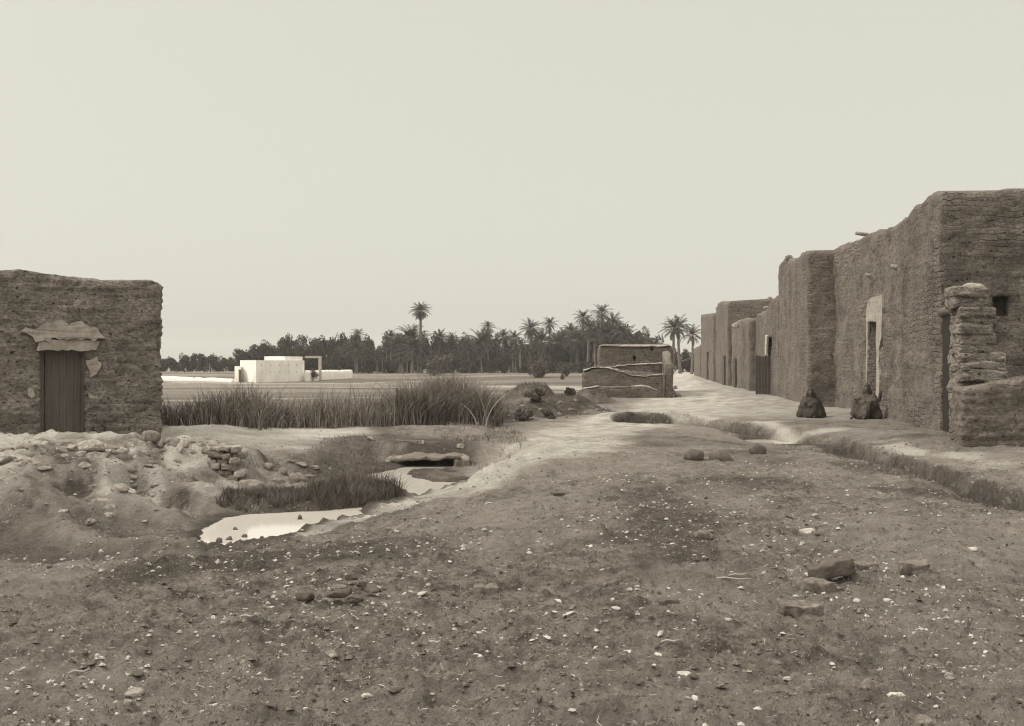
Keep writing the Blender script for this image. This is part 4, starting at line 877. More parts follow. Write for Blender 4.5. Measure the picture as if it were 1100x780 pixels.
def gravel(name, n, material, smin, smax, seed, ymax):
    r = np.random.default_rng(seed); V = []; Fc = []
    y = 4.2*np.exp(r.random(n)*math.log(ymax/4.2)); x = r.uniform(-.55, .55, n)*y
    keep = (sdpoly(x, y, CREEK) > .1) & (pldist(x, y, DITCH)[0] > .25) & (fbm(x*.8, y*.8, 0, seed, 3)+r.normal(0, .12, n) > .08)
    x = x[keep]; y = y[keep]; z = H(x, y)
    for i in range(len(x)):
        s = (smin+(smax-smin)*r.random()**2.5)*min(1, .30+y[i]/13); a = r.uniform(0, 6.28); b0 = len(V); k = 5
        for j in range(k):
            t = a+2*PI*j/k; q = s*r.uniform(.7, 1.3); V.append((x[i]+q*math.cos(t), y[i]+q*math.sin(t)*.8, z[i]-s*.2))
        for j in range(k):
            t = a+2*PI*j/k+.2; q = s*r.uniform(.35, .75); V.append((x[i]+q*math.cos(t), y[i]+q*math.sin(t)*.8, z[i]+s*r.uniform(.15, .6)))
        for j in range(k): Fc.append((b0+j, b0+(j+1) % k, b0+k+(j+1) % k, b0+k+j))
        Fc.append(tuple(b0+k+j for j in range(k)))
    o = put(name, mesh_np(name, np.array(V), Fc, False), M[material]); return o
tag(gravel('gravel', 15000, 'chip', .004, .026, 71, 20), 'fine pale grit scattered over the trampled foreground', 'gravel', kind='stuff')
tag(gravel('gravel', 9000, 'dark_stone', .005, .022, 73, 20), 'fine dark crumbs of earth scattered over the trampled foreground', 'gravel', kind='stuff')

tag(gravel('gravel', 16000, 'brick', .006, .036, 75, 22), 'brown earth crumbs lying loose over the foreground', 'gravel', kind='stuff')
# ------------------------------------------------------------------ blades: grass, reeds, rushes
def blades(name, x, y, z, h, w, lean, material, seg=2, seed=1, up=0.0):
    r = np.random.default_rng(seed); n = len(x); a = r.uniform(0, 2*PI, n); b = r.uniform(0, 2*PI, n)
    ca, sa = np.cos(a), np.sin(a); dx, dy = np.cos(b), np.sin(b)
    V = np.zeros((n, 2*seg+1, 3))
    for k in range(seg+1):
        t = k/seg; off = lean*h*t**1.8; zz_ = z+h*t*np.sqrt(np.maximum(.05, 1-(lean*t)**2*.6)); ww = w*(1-t)**.7*.5
        cx = x+dx*off; cy = y+dy*off
        if k < seg:
            V[:, 2*k] = np.stack([cx-ca*ww, cy-sa*ww, zz_], -1); V[:, 2*k+1] = np.stack([cx+ca*ww, cy+sa*ww, zz_], -1)
        else: V[:, 2*k] = np.stack([cx, cy, zz_], -1)
    V = V.reshape(-1, 3); base = np.arange(n)*(2*seg+1); T = []
    for k in range(seg-1):
        T += [np.stack([base+2*k, base+2*k+1, base+2*k+3], -1), np.stack([base+2*k, base+2*k+3, base+2*k+2], -1)]
    T.append(np.stack([base+2*seg-2, base+2*seg-1, base+2*seg], -1))
    return mesh_np(name, V, np.concatenate(T), False)
def stuff_blades(name, label, cat, *a, **k):
    o = put(name, blades(name, *a, **k), M[a[6]]); return tag(o, label, cat, kind='stuff')
# short trampled grass
n = 50000; r = np.random.default_rng(3); y = 4.0*np.exp(r.random(n)*math.log(24/4.0)); x = r.uniform(-.56, .56, n)*y
dpath, _, par = pldist(x, y, PATH); pw = np.interp(par, np.arange(len(PATH)), [p[2] for p in PATH])
dd_, sd_, _ = pldist(x, y, DITCH)
keep = (sdpoly(x, y, CREEK) > .2) & (dpath/pw > 1.0) & (fbm(x*1.1, y*1.1, 0, 63, 4)+r.normal(0, .18, n) > .02) & (dd_ > .3) & ~((sd_ < 0) & (r.random(n) < .8)) & ~((x < -3.4) & (y > 12.5) & (r.random(n) < .75))
x = x[keep]; y = y[keep]; z = H(x, y)
stuff_blades('grass', 'short dry trampled grass over the foreground', 'grass', x, y, z-.004, r.uniform(.008, .03, len(x)), .004+.0006*y, r.uniform(.3, 1.2, len(x)), 'grass', seg=2, seed=5)
def litter(n, seed):
    r = np.random.default_rng(seed); y = 4.2*np.exp(r.random(n)*math.log(19/4.2)); x = r.uniform(-.5, .5, n)*y
    keep = (sdpoly(x, y, CREEK) > .2) & (fbm(x*.9, y*.9, 0, 64, 3)+r.normal(0, .2, n) > .0) & (pldist(x, y, DITCH)[0] > .3); x = x[keep]; y = y[keep]; n = len(x)
    z = H(x, y)+.008; a = r.uniform(0, 2*PI, n); l = .006+.022*r.random(n)**2.4; w = r.uniform(.0013, .003, n); t = r.normal(0, .25, n); b = r.normal(0, .5, n)
    V = np.zeros((n, 6, 3))
    for k, (f, g) in enumerate(((-1, 0), (0, b), (1, 0))):
        cx = x+np.cos(a)*l*f-np.sin(a)*l*.5*g; cy = y+np.sin(a)*l*f+np.cos(a)*l*.5*g; cz = z+l*(t*f+abs(f)*0)+.004
        V[:, 2*k] = np.stack([cx-np.sin(a)*w, cy+np.cos(a)*w, cz], -1); V[:, 2*k+1] = np.stack([cx+np.sin(a)*w, cy-np.cos(a)*w, cz+w*.5], -1)
    i = np.arange(n)[:, None]*6; Q = np.concatenate([i+np.array([[0, 1, 3, 2]]), i+np.array([[2, 3, 5, 4]])])
    return mesh_np('straw', V.reshape(-1, 3), Q, False)
tag(put('straw', litter(4200, 6), M['straw']), 'pale straw litter strewn over the foreground', 'straw', kind='stuff')
# rushes on the island between the puddles
def scatter_poly(poly, n, r, grow=0.0):
    P = np.array(poly); lo = P.min(0)-.3; hi = P.max(0)+.3; X = []; Y = []
    while len(X) < n:
        xx = r.uniform(lo[0], hi[0], 4000); yy = r.uniform(lo[1], hi[1], 4000); k = sdpoly(xx, yy, poly) < grow
        X += list(xx[k]); Y += list(yy[k])
    return np.array(X[:n]), np.array(Y[:n])
r = np.random.default_rng(17)
rl = wp([(232, 553), (258, 543), (300, 538), (335, 537), (330, 547), (300, 550)])
rr_ = wp([(335, 537), (360, 532), (395, 530), (420, 532), (434, 537), (410, 541), (390, 545), (345, 549), (330, 546)])
for poly, nn, hh, lab in ((rl, 3400, (.08, .22), 'low dark mat of rushes on the bar behind the near puddle'), (rr_, 3600, (.14, .44), 'tall spiky dark rush clump between the two puddles')):
    x, y = scatter_poly(poly, nn, r, .02); z = np.maximum(H(x, y), ZW-.02); h = r.uniform(*hh, nn)*(.75+.5*fbm(x*2, y*2, 0, 6, 2))
    o = put('rushes', blades('rushes', x, y, z-.03, h, .011, r.uniform(.1, .9, nn), 'rush', seg=3, seed=9), M['rush'], base=(float(x.mean()), float(y.mean()), ZW)); tag(o, lab, 'rushes')
x, y = scatter_poly(BANK, 2600, r, .15); k = sdpoly(x, y, W2) > .05; x = x[k]; y = y[k]
o = put('rushes', blades('rushes', x, y, H(x, y)-.02, r.uniform(.03, .13, len(x)), .012, r.uniform(.2, 1.2, len(x)), 'scrub', seg=2, seed=19), M['scrub'], base=(-2.6, 19.5, -.2)); tag(o, 'thin grass on the dark bank left of the upper puddle', 'grass'); o['kind'] = 'stuff'
x = r.uniform(-1.6, .4, 5000); y = r.uniform(18.5, 28, 5000); k = (sdpoly(x, y, CREEK) > .05) & (pldist(x, y, PATH)[0] > .75) & (fbm(x, y, 0, 5, 3)+r.normal(0, .2, len(x)) > .0) & (x < .45-.05*(y-20)); x = x[k]; y = y[k]
o = put('grass', blades('grass', x, y, H(x, y)-.02, r.uniform(.05, .18, len(x)), .012, r.uniform(.3, 1.1, len(x)), 'reed', seg=2, seed=20), M['reed']); tag(o, 'rough grass on the bank round the footbridge', 'grass', kind='stuff')
x = r.uniform(-1.6, 4.6, 26000); y = r.uniform(29.5, 47, 26000); e = np.full(len(x), 9.0)
for hx, hy, rx, ry in ((.75, 33.5, 1.0, 1.3), (2.0, 36.0, 1.25, 1.5), (1.05, 41.5, 1.5, 1.8), (3.0, 44, 1.1, 1.5), (-.6, 31, .9, 1.2)): e = np.minimum(e, np.hypot((x-hx)/rx, (y-hy)/ry))
k = (e < 1.05) & (fbm(x*1.2, y*1.2, 0, 15, 3)+r.normal(0, .15, len(x)) > .0); x = x[k]; y = y[k]
o = put('scrub', blades('scrub', x, y, H(x, y)-.02, r.uniform(.04, .20, len(x)), .02, r.uniform(.4, 1.2, len(x)), 'scrub', seg=2, seed=40), M['scrub']); tag(o, 'low dark scrub covering the earth heaps', 'scrub', kind='stuff')
x = r.uniform(3.4, 7.2, 18000); y = r.uniform(10, 31.5, 18000); dd_, sd_, _ = pldist(x, y, DITCH); k = (dd_ > .12) & (dd_ < np.where(sd_ < 0, .5, .8)) & (fbm(x*1.3, y*1.3, 0, 16, 3)+r.normal(0, .12, len(x)) > .02) & (np.hypot((x-5.95)/.7, (y-24.9)/1.05) > 1); x = x[k]; y = y[k]
o = put('grass', blades('grass', x, y, H(x, y)-.015, r.uniform(.03, .11, len(x)), .010, r.uniform(.3, 1.2, len(x)), 'scrub', seg=2, seed=41), M['scrub']); tag(o, 'thin dark grass along the banks of the right hand ditch', 'grass', kind='stuff')
# reed hedge
n = 11000; t = r.random(n)
rx0 = np.interp(t, [0, .35, .65, 1], [-8.6, -5.3, -2.7, -1.6]); ry0 = np.interp(t, [0, .35, .65, 1], [23.9, 25.2, 27.0, 27.6])
dpt = r.random(n)*2.0; x = rx0+r.normal(0, .12, n)-.15*dpt; y = ry0+dpt+r.normal(0, .12, n)
clump = fbm(x*.8, y*.8, 0, 77, 3); h = (.66+.75*clump+r.normal(0, .14, n)+np.where(r.random(n) < .08, r.uniform(.1, .45, n), 0))*np.interp(t, [0, .2, .5, .75, 1], [.72, .86, 1.0, 1.0, 1.05]); k = (h > .25) & (clump+r.normal(0, .15, n) > -.15)
x = x[k]; y = y[k]; h = h[k]
stuff_blades('reed_bed', 'dense belt of dark reeds behind the sandy flat', 'reeds', x, y, H(x, y)-.03, h, .026, r.uniform(.05, 1.0, len(x)), 'reed', seg=3, seed=21)
n = 7500; a = r.uniform(0, 2*PI, n); q = np.sqrt(r.random(n)); x = -1.5+1.25*q*np.cos(a); y = 29+1.4*q*np.sin(a); h = (1.22-.45*q*q+.6*fbm(x*1.5, y*1.5, 0, 9, 3)+r.normal(0, .16, n))*np.interp(x, [-2.6, -1.5, .2], [.9, 1.05, .85]); kq = fbm(x*1.8, y*1.8, 0, 29, 3)+r.normal(0, .12, n) > -.12; x = x[kq]; y = y[kq]; h = h[kq]; n = len(x)
o = put('reeds', blades('reeds', x, y, H(x, y)-.03, np.maximum(h, .3), .022, r.uniform(.1, .65, n), 'reed', seg=3, seed=22), M['reed'], base=(-1.3, 29, 0)); tag(o, 'tallest bushy reed clump at the right end of the reed belt', 'reeds')
n = 90; x = np.concatenate([r.uniform(-3.2, -2.3, 30), r.uniform(-2.2, -.6, 60)]); y = r.uniform(27.6, 29.2, n)
o = put('reed_plumes', blades('reed_plumes', x, y, H(x, y), r.uniform(1.2, 1.6, n), .03, r.uniform(.5, 1.1, n), 'straw', seg=5, seed=23), M['straw'], base=(-1.8, 28.5, 0)); tag(o, 'pale arching plumes rising above the reeds', 'reeds', kind='stuff')

# ------------------------------------------------------------------ footbridge
fbx, fby, fbz = hit(455, 499)
BX0, BX1, BY = (428-550)/F*21.6, (487-550)/F*21.6, 21.6
br_ = thing('footbridge', 'short footbridge of a mud covered slab over the dark culvert where the creek begins', 'bridge', ((BX0+BX1)/2, BY+.3, -.3))
mb = MB(); mb.box((BX0-.16, BY, -.31), (BX1-BX0+.32, .02, 0), (0, .8, 0), (0, 0, .06)); me = rough(subdivide(mb.mesh('slab', False), 9, .03), .09, 2.6, 4); rough(me, .04, 9, 5); me.polygons.foreach_set('use_smooth', np.ones(len(me.polygons), bool)); put('deck', me, M['mud_plain'], br_)
for q in (0, 1):
    mb = MB(); xx = BX0-.28 if q == 0 else BX1-.02; mb.box((xx, BY+.03, -.62), (.3, 0, 0), (0, .6, 0), (0, 0, .34)); put('abutment', rough(subdivide(mb.mesh('a', False), 4, .04), .07, 3, 6+q), M['stone'], br_)
mb = MB(); mb.box((BX0, BY+.62, -.7), (BX1-BX0, 0, 0), (0, .2, 0), (0, 0, .42)); put('back_wall', rough(subdivide(mb.mesh('a', False), 4, .02), .05, 3, 6), M['dark_stone'], br_)

# ------------------------------------------------------------------ palms and grove
def trunk_mesh(h, r0, r1, bend, seed):
    mb = MB(); n = 14; r = random.Random(seed); a = r.uniform(0, 6.28); pts = []; rad = []
    for i in range(n+1):
        t = i/n; b = bend*math.sin(t*1.9)*h
        pts.append((b*math.cos(a), b*math.sin(a), h*t)); rad.append((r0+(r1-r0)*t)*(1+(.10 if i % 2 else -.04))*(1.35 if i == 0 else 1))
    mb.tube(pts, rad, 8); return mb.mesh('trunk'), Vector(pts[-1])
def crown_mesh(top, L, nf, seed, lo=-35, droop=1.0, lw=.06, nleaf=15):
    r = random.Random(seed); V = []; Fc = []
    for f in range(nf):
        az = f*2.399963+r.uniform(-.2, .2); u = (f+.5)/nf; el = math.radians(82-(82-lo)*u**.85+r.uniform(-7, 7)); ln = L*r.uniform(.85, 1.1)*(.8+.2*math.sin(PI*min(1, u*1.4)))
        p = Vector(top)+Vector((0, 0, -.25*u)); N = 9; pts = [p.copy()]; dirs = []
        for i in range(N):
            d = Vector((math.cos(az)*math.cos(el), math.sin(az)*math.cos(el), math.sin(el))); dirs.append(d); p = p+d*(ln/N); pts.append(p.copy())
            el -= droop*math.radians(5+9*i/N)*(.4+.6*max(0, math.cos(el)))
        dirs.append(dirs[-1])
        side = Vector((-math.sin(az), math.cos(az), 0))
        for i in range(N):
            w0 = .035*(1-i/N)+.008; b0 = len(V); V += [pts[i]-side*w0, pts[i]+side*w0, pts[i+1]+side*w0*.8, pts[i+1]-side*w0*.8]; Fc.append((b0, b0+1, b0+2, b0+3))
        for k in range(nleaf):
            t = .12+.88*(k+.5)/nleaf; q = t*N; i = min(N-1, int(q)); c = pts[i].lerp(pts[i+1], q-i); d = dirs[i]; upv = side.cross(d).normalized()
            ll = ln*.24*math.sin(PI*(.18+.8*t))**.7*r.uniform(.85, 1.15)
            for sgn in (-1, 1):
                e = (side*sgn*.72+d*.62+upv*r.uniform(.05, .35)-Vector((0, 0, .22))).normalized(); w = lw*L/3*r.uniform(.8, 1.3); b0 = len(V)
                V += [c-d*w*.5, c+d*w*.5, c+e*ll*.6+d*w*.4, c+e*ll]; Fc.append((b0, b0+1, b0+2, b0+3))
    return mesh_np('crown', np.array([tuple(v) for v in V]), Fc, False)
TR = {}
def palm_proto(key, h, L, nf, seed, lo, bend=.02, r0=.22, r1=.16, droop=1.0, lw=.11):
    t, top = trunk_mesh(h, r0, r1, bend, seed); t.materials.append(M['trunk']); c = crown_mesh(top, L, nf, seed, lo, droop, lw); c.materials.append(M['palm']); TR[key] = (t, c, h)
palm_proto('tall', 10, 1.9, 60, 1, -50, .012, .24, .17, 1.0, .11)
palm_proto('mid', 7, 2.3, 44, 2, -45, .03)
palm_proto('slim', 7, 1.6, 34, 3, -40, .02, .17, .12)
palm_proto('bushy', 4.5, 2.9, 56, 4, -50, .04, .3, .24, .9, .085)
palm_proto('open', 6.5, 2.6, 26, 5, -30, .05, .22, .16, 1.15)
def palm(key, px, ytop, D, label, group=None, base_y=None, sxy=1.0, rz=None):
    t, c, h0 = TR[key]; x = (px-550)/F*D; z = hz(x, D); ztop = CH+(390-ytop)/F*D
    L = {'tall': 1.9, 'mid': 2.2, 'slim': 1.5, 'bushy': 2.7, 'open': 2.4}[key]
    s = (ztop-z)/(h0+L*.88)
    o = thing('palm_tree', label, 'palm tree', (x, D, z-.1), group); o.scale = (s*sxy, s*sxy, s); o.rotation_euler = (0, 0, rz if rz is not None else random.uniform(0, 6.28))
    for nme, me in (('trunk', t), ('crown', c)):
        q = bpy.data.objects.new(nme, me); COL.objects.link(q); q.parent = o
    return o
palm('tall', 451, 321.5, 200, 'tallest palm, slender with a round crown, standing clear above the grove', sxy=1.15)
for key, px, yt, D, lab in (
    ('slim', 384, 350, 205, 'small star shaped palm crown rising above the grove right of the white house'),
    ('mid', 420, 351, 200, 'broad drooping palm second to the left of the tallest palm'),
    ('bushy', 441, 343, 202, 'shaggy palm touching the left side of the tallest palm'),
    ('mid', 473, 350.5, 201, 'palm with a pointed crown just right of the tallest palm'),
    ('slim', 525, 342, 208, 'thin small headed palm above the middle of the grove'),
    ('bushy', 517, 349, 200, 'shaggy palm left under the thin small headed palm'),
    ('mid', 541, 350, 206, 'faint palm right of the thin small headed palm'),
    ('mid', 569, 339, 196, 'round full palm above the round dark bush'),
    ('open', 559, 359, 190, 'short palm with hanging fronds left of the round full palm'),
    ('slim', 590, 337, 200, 'slim palm with a flat star crown right of the round full palm'),
    ('bushy', 598, 350, 196, 'shaggy palm below the slim star crowned palm'),
    ('mid', 613, 343, 198, 'ragged palm midway between the slim star crown and the double palm'),
    ('slim', 626.5, 329, 203, 'upper crown of the double palm left of the flat house'),
    ('mid', 631, 337, 190, 'lower wider crown of the double palm left of the flat house'),
    ('slim', 646, 322.5, 205, 'highest slim palm above the flat mud house'),
    ('bushy', 653, 336, 196, 'shaggy palm directly below the highest slim palm'),
    ('open', 665, 341, 192, 'open feathery palm above the left end of the flat house roof'),
    ('bushy', 684, 351, 190, 'low dome shaped palm above the flat house roof'),
    ('open', 722, 337, 150, 'left palm of the three at the end of the street'),
    ('open', 731, 334, 152, 'middle and tallest palm of the three at the end of the street'),
    ('open', 743, 345, 147, 'right palm of the three at the end of the street'),
    ('slim', 214, 378, 330, 'tiny distant palm over the left grove'),
    ('bushy', 498, 358, 205, 'low shaggy palm midway between the tallest and the thin small headed palm'),
    ('mid', 552, 352, 199, 'upright palm left of the round full palm, behind the short hanging one'),
    ('bushy', 580, 347, 193, 'shaggy palm between the round full palm and the slim star crown'),
    ('mid', 606, 349, 203, 'dim palm behind the ragged palm'),
    ('bushy', 621, 346, 194, 'thick shaggy palm under the double palm'),
    ('mid', 659, 332, 199, 'full palm pressed against the right side of the highest slim palm'),
    ('bushy', 672, 345, 193, 'dense shaggy palm above the middle of the flat house roof'),
    ('bushy', 640, 338, 200, 'shaggy palm left of the highest slim palm'),
    ('bushy', 430, 355, 196, 'thick palm between the drooping palm and the shaggy palm by the tallest'),
    ('mid', 485, 354, 203, 'loose palm head right of the pointed crown'),
    ('open', 640, 350, 188, 'palm with drooping fronds right of the double palm'),
    ):
    palm(key, px, yt, D, lab)
def leaf_crown(rx, ry, rz_, nl, size, seed, lobes=9):
    r = np.random.default_rng(seed); C = []
    for i in range(lobes):
        a = r.uniform(0, 6.28); q = math.sqrt(r.random())*.65; zc = r.uniform(.2, .85)
        C.append((q*math.cos(a)*rx, q*math.sin(a)*ry, zc*rz_*1.0, r.uniform(.28, .5)))
    V = []; Fc = []
    per = nl//lobes
    for (cx, cy, cz, q) in C:
        for k in range(per):
            d = r.normal(0, 1, 3); d /= np.linalg.norm(d); m = (.55+.5*r.random()**.6)*q
            p = np.array([cx+d[0]*m*rx, cy+d[1]*m*ry, max(.05*rz_, cz+d[2]*m*rz_*.62)])
            u = r.normal(0, 1, 3); u /= np.linalg.norm(u); w = np.cross(u, r.normal(0, 1, 3)); w /= np.linalg.norm(w); s = size*r.uniform(.5, 1.3); b0 = len(V)
            V += [p-u*s*.5, p+w*s*.35, p+u*s*.5, p-w*s*.3]; Fc.append((b0, b0+1, b0+2, b0+3))
    return mesh_np('crown', np.array(V), Fc, False)
GT = []
for i in range(6):
    c = leaf_crown(2.4, 2.4, 5.0, 2600, .38, 400+i, 12); c.materials.append(M['leaf'] if i % 2 else M['leaf_dark'])
    mb = MB(); rr = random.Random(i); mb.tube([(0, 0, -.3), (.05, 0, .8), (.1, .05, 2.2)], [.22, .17, .10], 7)
    for k in range(4):
        a = rr.uniform(0, 6.28); mb.tube([(.05, 0, 1.0+.2*k), (.8*math.cos(a), .8*math.sin(a), 2.3+.2*k), (1.3*math.cos(a), 1.3*math.sin(a), 3.6)], [.09, .06, .02], 5)
    t = mb.mesh('trunk'); t.materials.append(M['trunk']); GT.append((t, c))
yp = [(168, 386), (190, 385), (205, 382), (220, 383), (240, 385), (256, 386), (262, 377), (280, 371), (300, 368), (318, 364), (336, 367), (350, 367), (362, 364), (380, 363), (400, 366), (420, 364), (440, 360), (460, 366), (480, 363), (500, 366), (512, 361), (530, 362), (548, 369), (560, 370), (575, 366), (590, 372), (605, 370), (620, 366), (640, 359), (655, 355), (670, 357), (690, 360), (705, 369), (716, 374), (760, 374)]
ypx = [a for a, _ in yp]; ypy = [b for _, b in yp]
def grove(px, D, yt, wpx, label, group, i):
    t, c = GT[i % 6]; x = (px-550)/F*D; z = hz(x, D); h = CH+(390-yt)/F*D-z; s = h/4.6; w = wpx/F*D/4.4
    o = thing('grove_tree', label, 'tree', (x, D, z), group); o.scale = (w, w, s); o.rotation_euler = (0, 0, random.uniform(0, 6.28))
    for nme, me in (('trunk', t), ('crown', c)):
        q = bpy.data.objects.new(nme, me); COL.objects.link(q); q.parent = o
i = 0
for px in np.arange(262, 706, 9.0):
    p = px+random.uniform(-3, 3); grove(p, random.uniform(203, 216), np.interp(p, ypx, ypy)+random.uniform(-1.5, 2.5), random.uniform(17, 25), 'tall dark tree in the back row of the grove', 'back row of grove trees', i); i += 1
for k, px in enumerate(np.arange(366, 700, 8.5)):
    p = px+random.uniform(-3, 3); palm(random.choice(('bushy', 'open', 'mid', 'bushy')), p, np.interp(p, ypx, ypy)+random.uniform(-3, 7), random.uniform(192, 202), 'shaggy palm standing among the trees along the grove', 'palms mixed into the grove')
for px in np.arange(352, 700, 11.0):
    p = px+random.uniform(-4, 4)
    if random.random() < .5:
        palm(random.choice(('bushy', 'open')), p, np.interp(p, ypx, ypy)*.6+401*.4+random.uniform(-5, 4), random.uniform(180, 190), 'short bushy palm at the front edge of the grove', 'short palms along the front of the grove', sxy=1.15); continue
    grove(p, random.uniform(183, 195), np.interp(p, ypx, ypy)*.42+401*.58+random.uniform(-5, 5), random.uniform(15, 24), 'lower bushy tree along the front edge of the grove', 'front row of grove trees', i); i += 1
for px in np.arange(372, 705, 9.0):
    p = px+random.uniform(-4, 4); grove(p, random.uniform(200, 206), np.interp(p, ypx, ypy)*.55+401*.45+random.uniform(-4, 5), random.uniform(16, 26), 'dark undergrowth tree filling the middle of the grove', 'undergrowth trees in the grove', i); i += 1
for px in np.arange(100, 262, 7.0):
    p = px+random.uniform(-2, 2); grove(p, random.uniform(215, 235), np.interp(p, ypx, ypy)+random.uniform(-1, 1.5), random.uniform(12, 18), 'low tree of the distant left grove behind the white garden wall', 'distant left grove trees', i); i += 1
for px in np.arange(262, 350, 8.0):
    p = px+random.uniform(-2, 2); grove(p, random.uniform(160, 170), 384+random.uniform(-4, 3)-(px-262)*.08, random.uniform(12, 18), 'leafy tree close behind the white house', 'trees behind the white house', i); i += 1
for px in np.arange(700, 762, 8.0):
    p = px+random.uniform(-2, 2); grove(p, random.uniform(170, 190), 378+random.uniform(-3, 3), random.uniform(12, 18), 'low scrub tree at the far end of the street', 'scrub trees at the street end', i); i += 1
def bush(px, py, wpx, hpx, label, i, material='scrub', name='bush', D=None):
    x, y, z = hit(px, py)
    if D: y = D; x = (px-550)/F*D; z = hz(x, y)
    w = wpx/F*y/2; h = hpx/F*y
    c = leaf_crown(w, w, h*.95, 1500, max(.05, w*.17), 600+i, 10); c.materials.append(M[material])
    mb = MB(); rr = random.Random(i)
    for k in range(5):
        a = rr.uniform(0, 6.28); mb.tube([(0, 0, -.05), (.3*w*math.cos(a), .3*w*math.sin(a), h*.35), (.6*w*math.cos(a), .6*w*math.sin(a), h*.7)], [.03*w, .02*w, .008*w], 5)
    st = mb.mesh('stem'); st.materials.append(M['trunk'])
    o = thing(name, label, 'bush', (x, y, z))
    for nme, me in (('stem', st), ('foliage', c)):
        q = bpy.data.objects.new(nme, me); COL.objects.link(q); q.parent = o
bush(578, 406, 26, 22, 'round dark bush alone in front of the palms', 1)
bush(472, 404, 34, 24, 'wide dark bush at the foot of the grove right of the tallest palm', 2)
bush(608, 405, 16, 16, 'small bush right of the round dark bush', 3)
bush(574, 432, 24, 14, 'scrubby bush on the left earth heap', 4)
bush(562, 452, 26, 12, 'low scrub at the left foot of the earth heaps', 5)
bush(590, 450, 16, 9, 'dark low scrub between the earth heaps', 6)
bush(612, 424, 14, 8, 'small scrub bush left of the enclosure', 7)
bush(604, 408, 5, 6, 'tiny dark tuft on the pale field', 8)
bush(336, 399, 14, 13, 'dark tree in the yard between the white house and its porch', 9, D=131.5)
bush(293, 412, 40, 9, 'low dark growth', 10) if False else None

# ------------------------------------------------------------------ people
def skin_body(verts, edges, radii, root):
    me = bpy.data.meshes.new('body'); me.from_pydata(verts, edges, []); me.update()
    o = bpy.data.objects.new('tmp', me); COL.objects.link(o)
    sm = o.modifiers.new('s', 'SKIN'); sd = o.modifiers.new('d', 'SUBSURF'); sd.levels = 2; sd.render_levels = 2
    for i, q in enumerate(radii):
        me.skin_vertices[0].data[i].radius = (q, q) if not isinstance(q, tuple) else q
        me.skin_vertices[0].data[i].use_root = (i == root)
    dg = bpy.context.evaluated_depsgraph_get(); dg.update(); ev = o.evaluated_get(dg); out_ = bpy.data.meshes.new_from_object(ev)
    bpy.data.objects.remove(o); out_.polygons.foreach_set('use_smooth', np.ones(len(out_.polygons), bool)); return out_
def blob_cloth(bones, name, material, parent, fold=.02, vox=.028, seed=1):
    """cloth surface wrapped round a list of tapered bones (p, q, r0, r1)"""
    bm = bmesh.new()
    for p, q, r0, r1 in bones:
        p = Vector(p); q = Vector(q); n = max(2, int((q-p).length/.03))
        for i in range(n+1):
            t = i/n; bmesh.ops.create_icosphere(bm, subdivisions=2, radius=r0+(r1-r0)*t, matrix=Matrix.Translation(p.lerp(q, t)))
    me = bpy.data.meshes.new('tmp'); bm.to_mesh(me); bm.free()
    o = bpy.data.objects.new('tmp', me); COL.objects.link(o)
    rm = o.modifiers.new('r', 'REMESH'); rm.mode = 'VOXEL'; rm.voxel_size = vox
    sm = o.modifiers.new('s', 'SMOOTH'); sm.factor = .5; sm.iterations = 14
    dg = bpy.context.evaluated_depsgraph_get(); dg.update(); out_ = bpy.data.meshes.new_from_object(o.evaluated_get(dg)); bpy.data.objects.remove(o)
    n = len(out_.vertices); co = np.empty(n*3, np.float32); out_.vertices.foreach_get('co', co); p = co.reshape(-1, 3).astype(float)
    nn = np.empty(n*3, np.float32); out_.vertices.foreach_get('normal', nn); nn = nn.reshape(-1, 3)
    f = .8-2.2*np.abs(fbm(p[:, 0]*11+p[:, 2]*3, p[:, 1]*11, p[:, 2]*3.0, seed, 2)); p += nn*(fold*f)[:, None]
    p[:, 2] = np.maximum(p[:, 2], .006)
    out_.vertices.foreach_set('co', p.astype(np.float32).ravel()); out_.update(); out_.polygons.foreach_set('use_smooth', np.ones(n and len(out_.polygons), bool)); out_.materials.append(M[material])
    q = bpy.data.objects.new(name, out_); COL.objects.link(q); q.parent = parent; return q
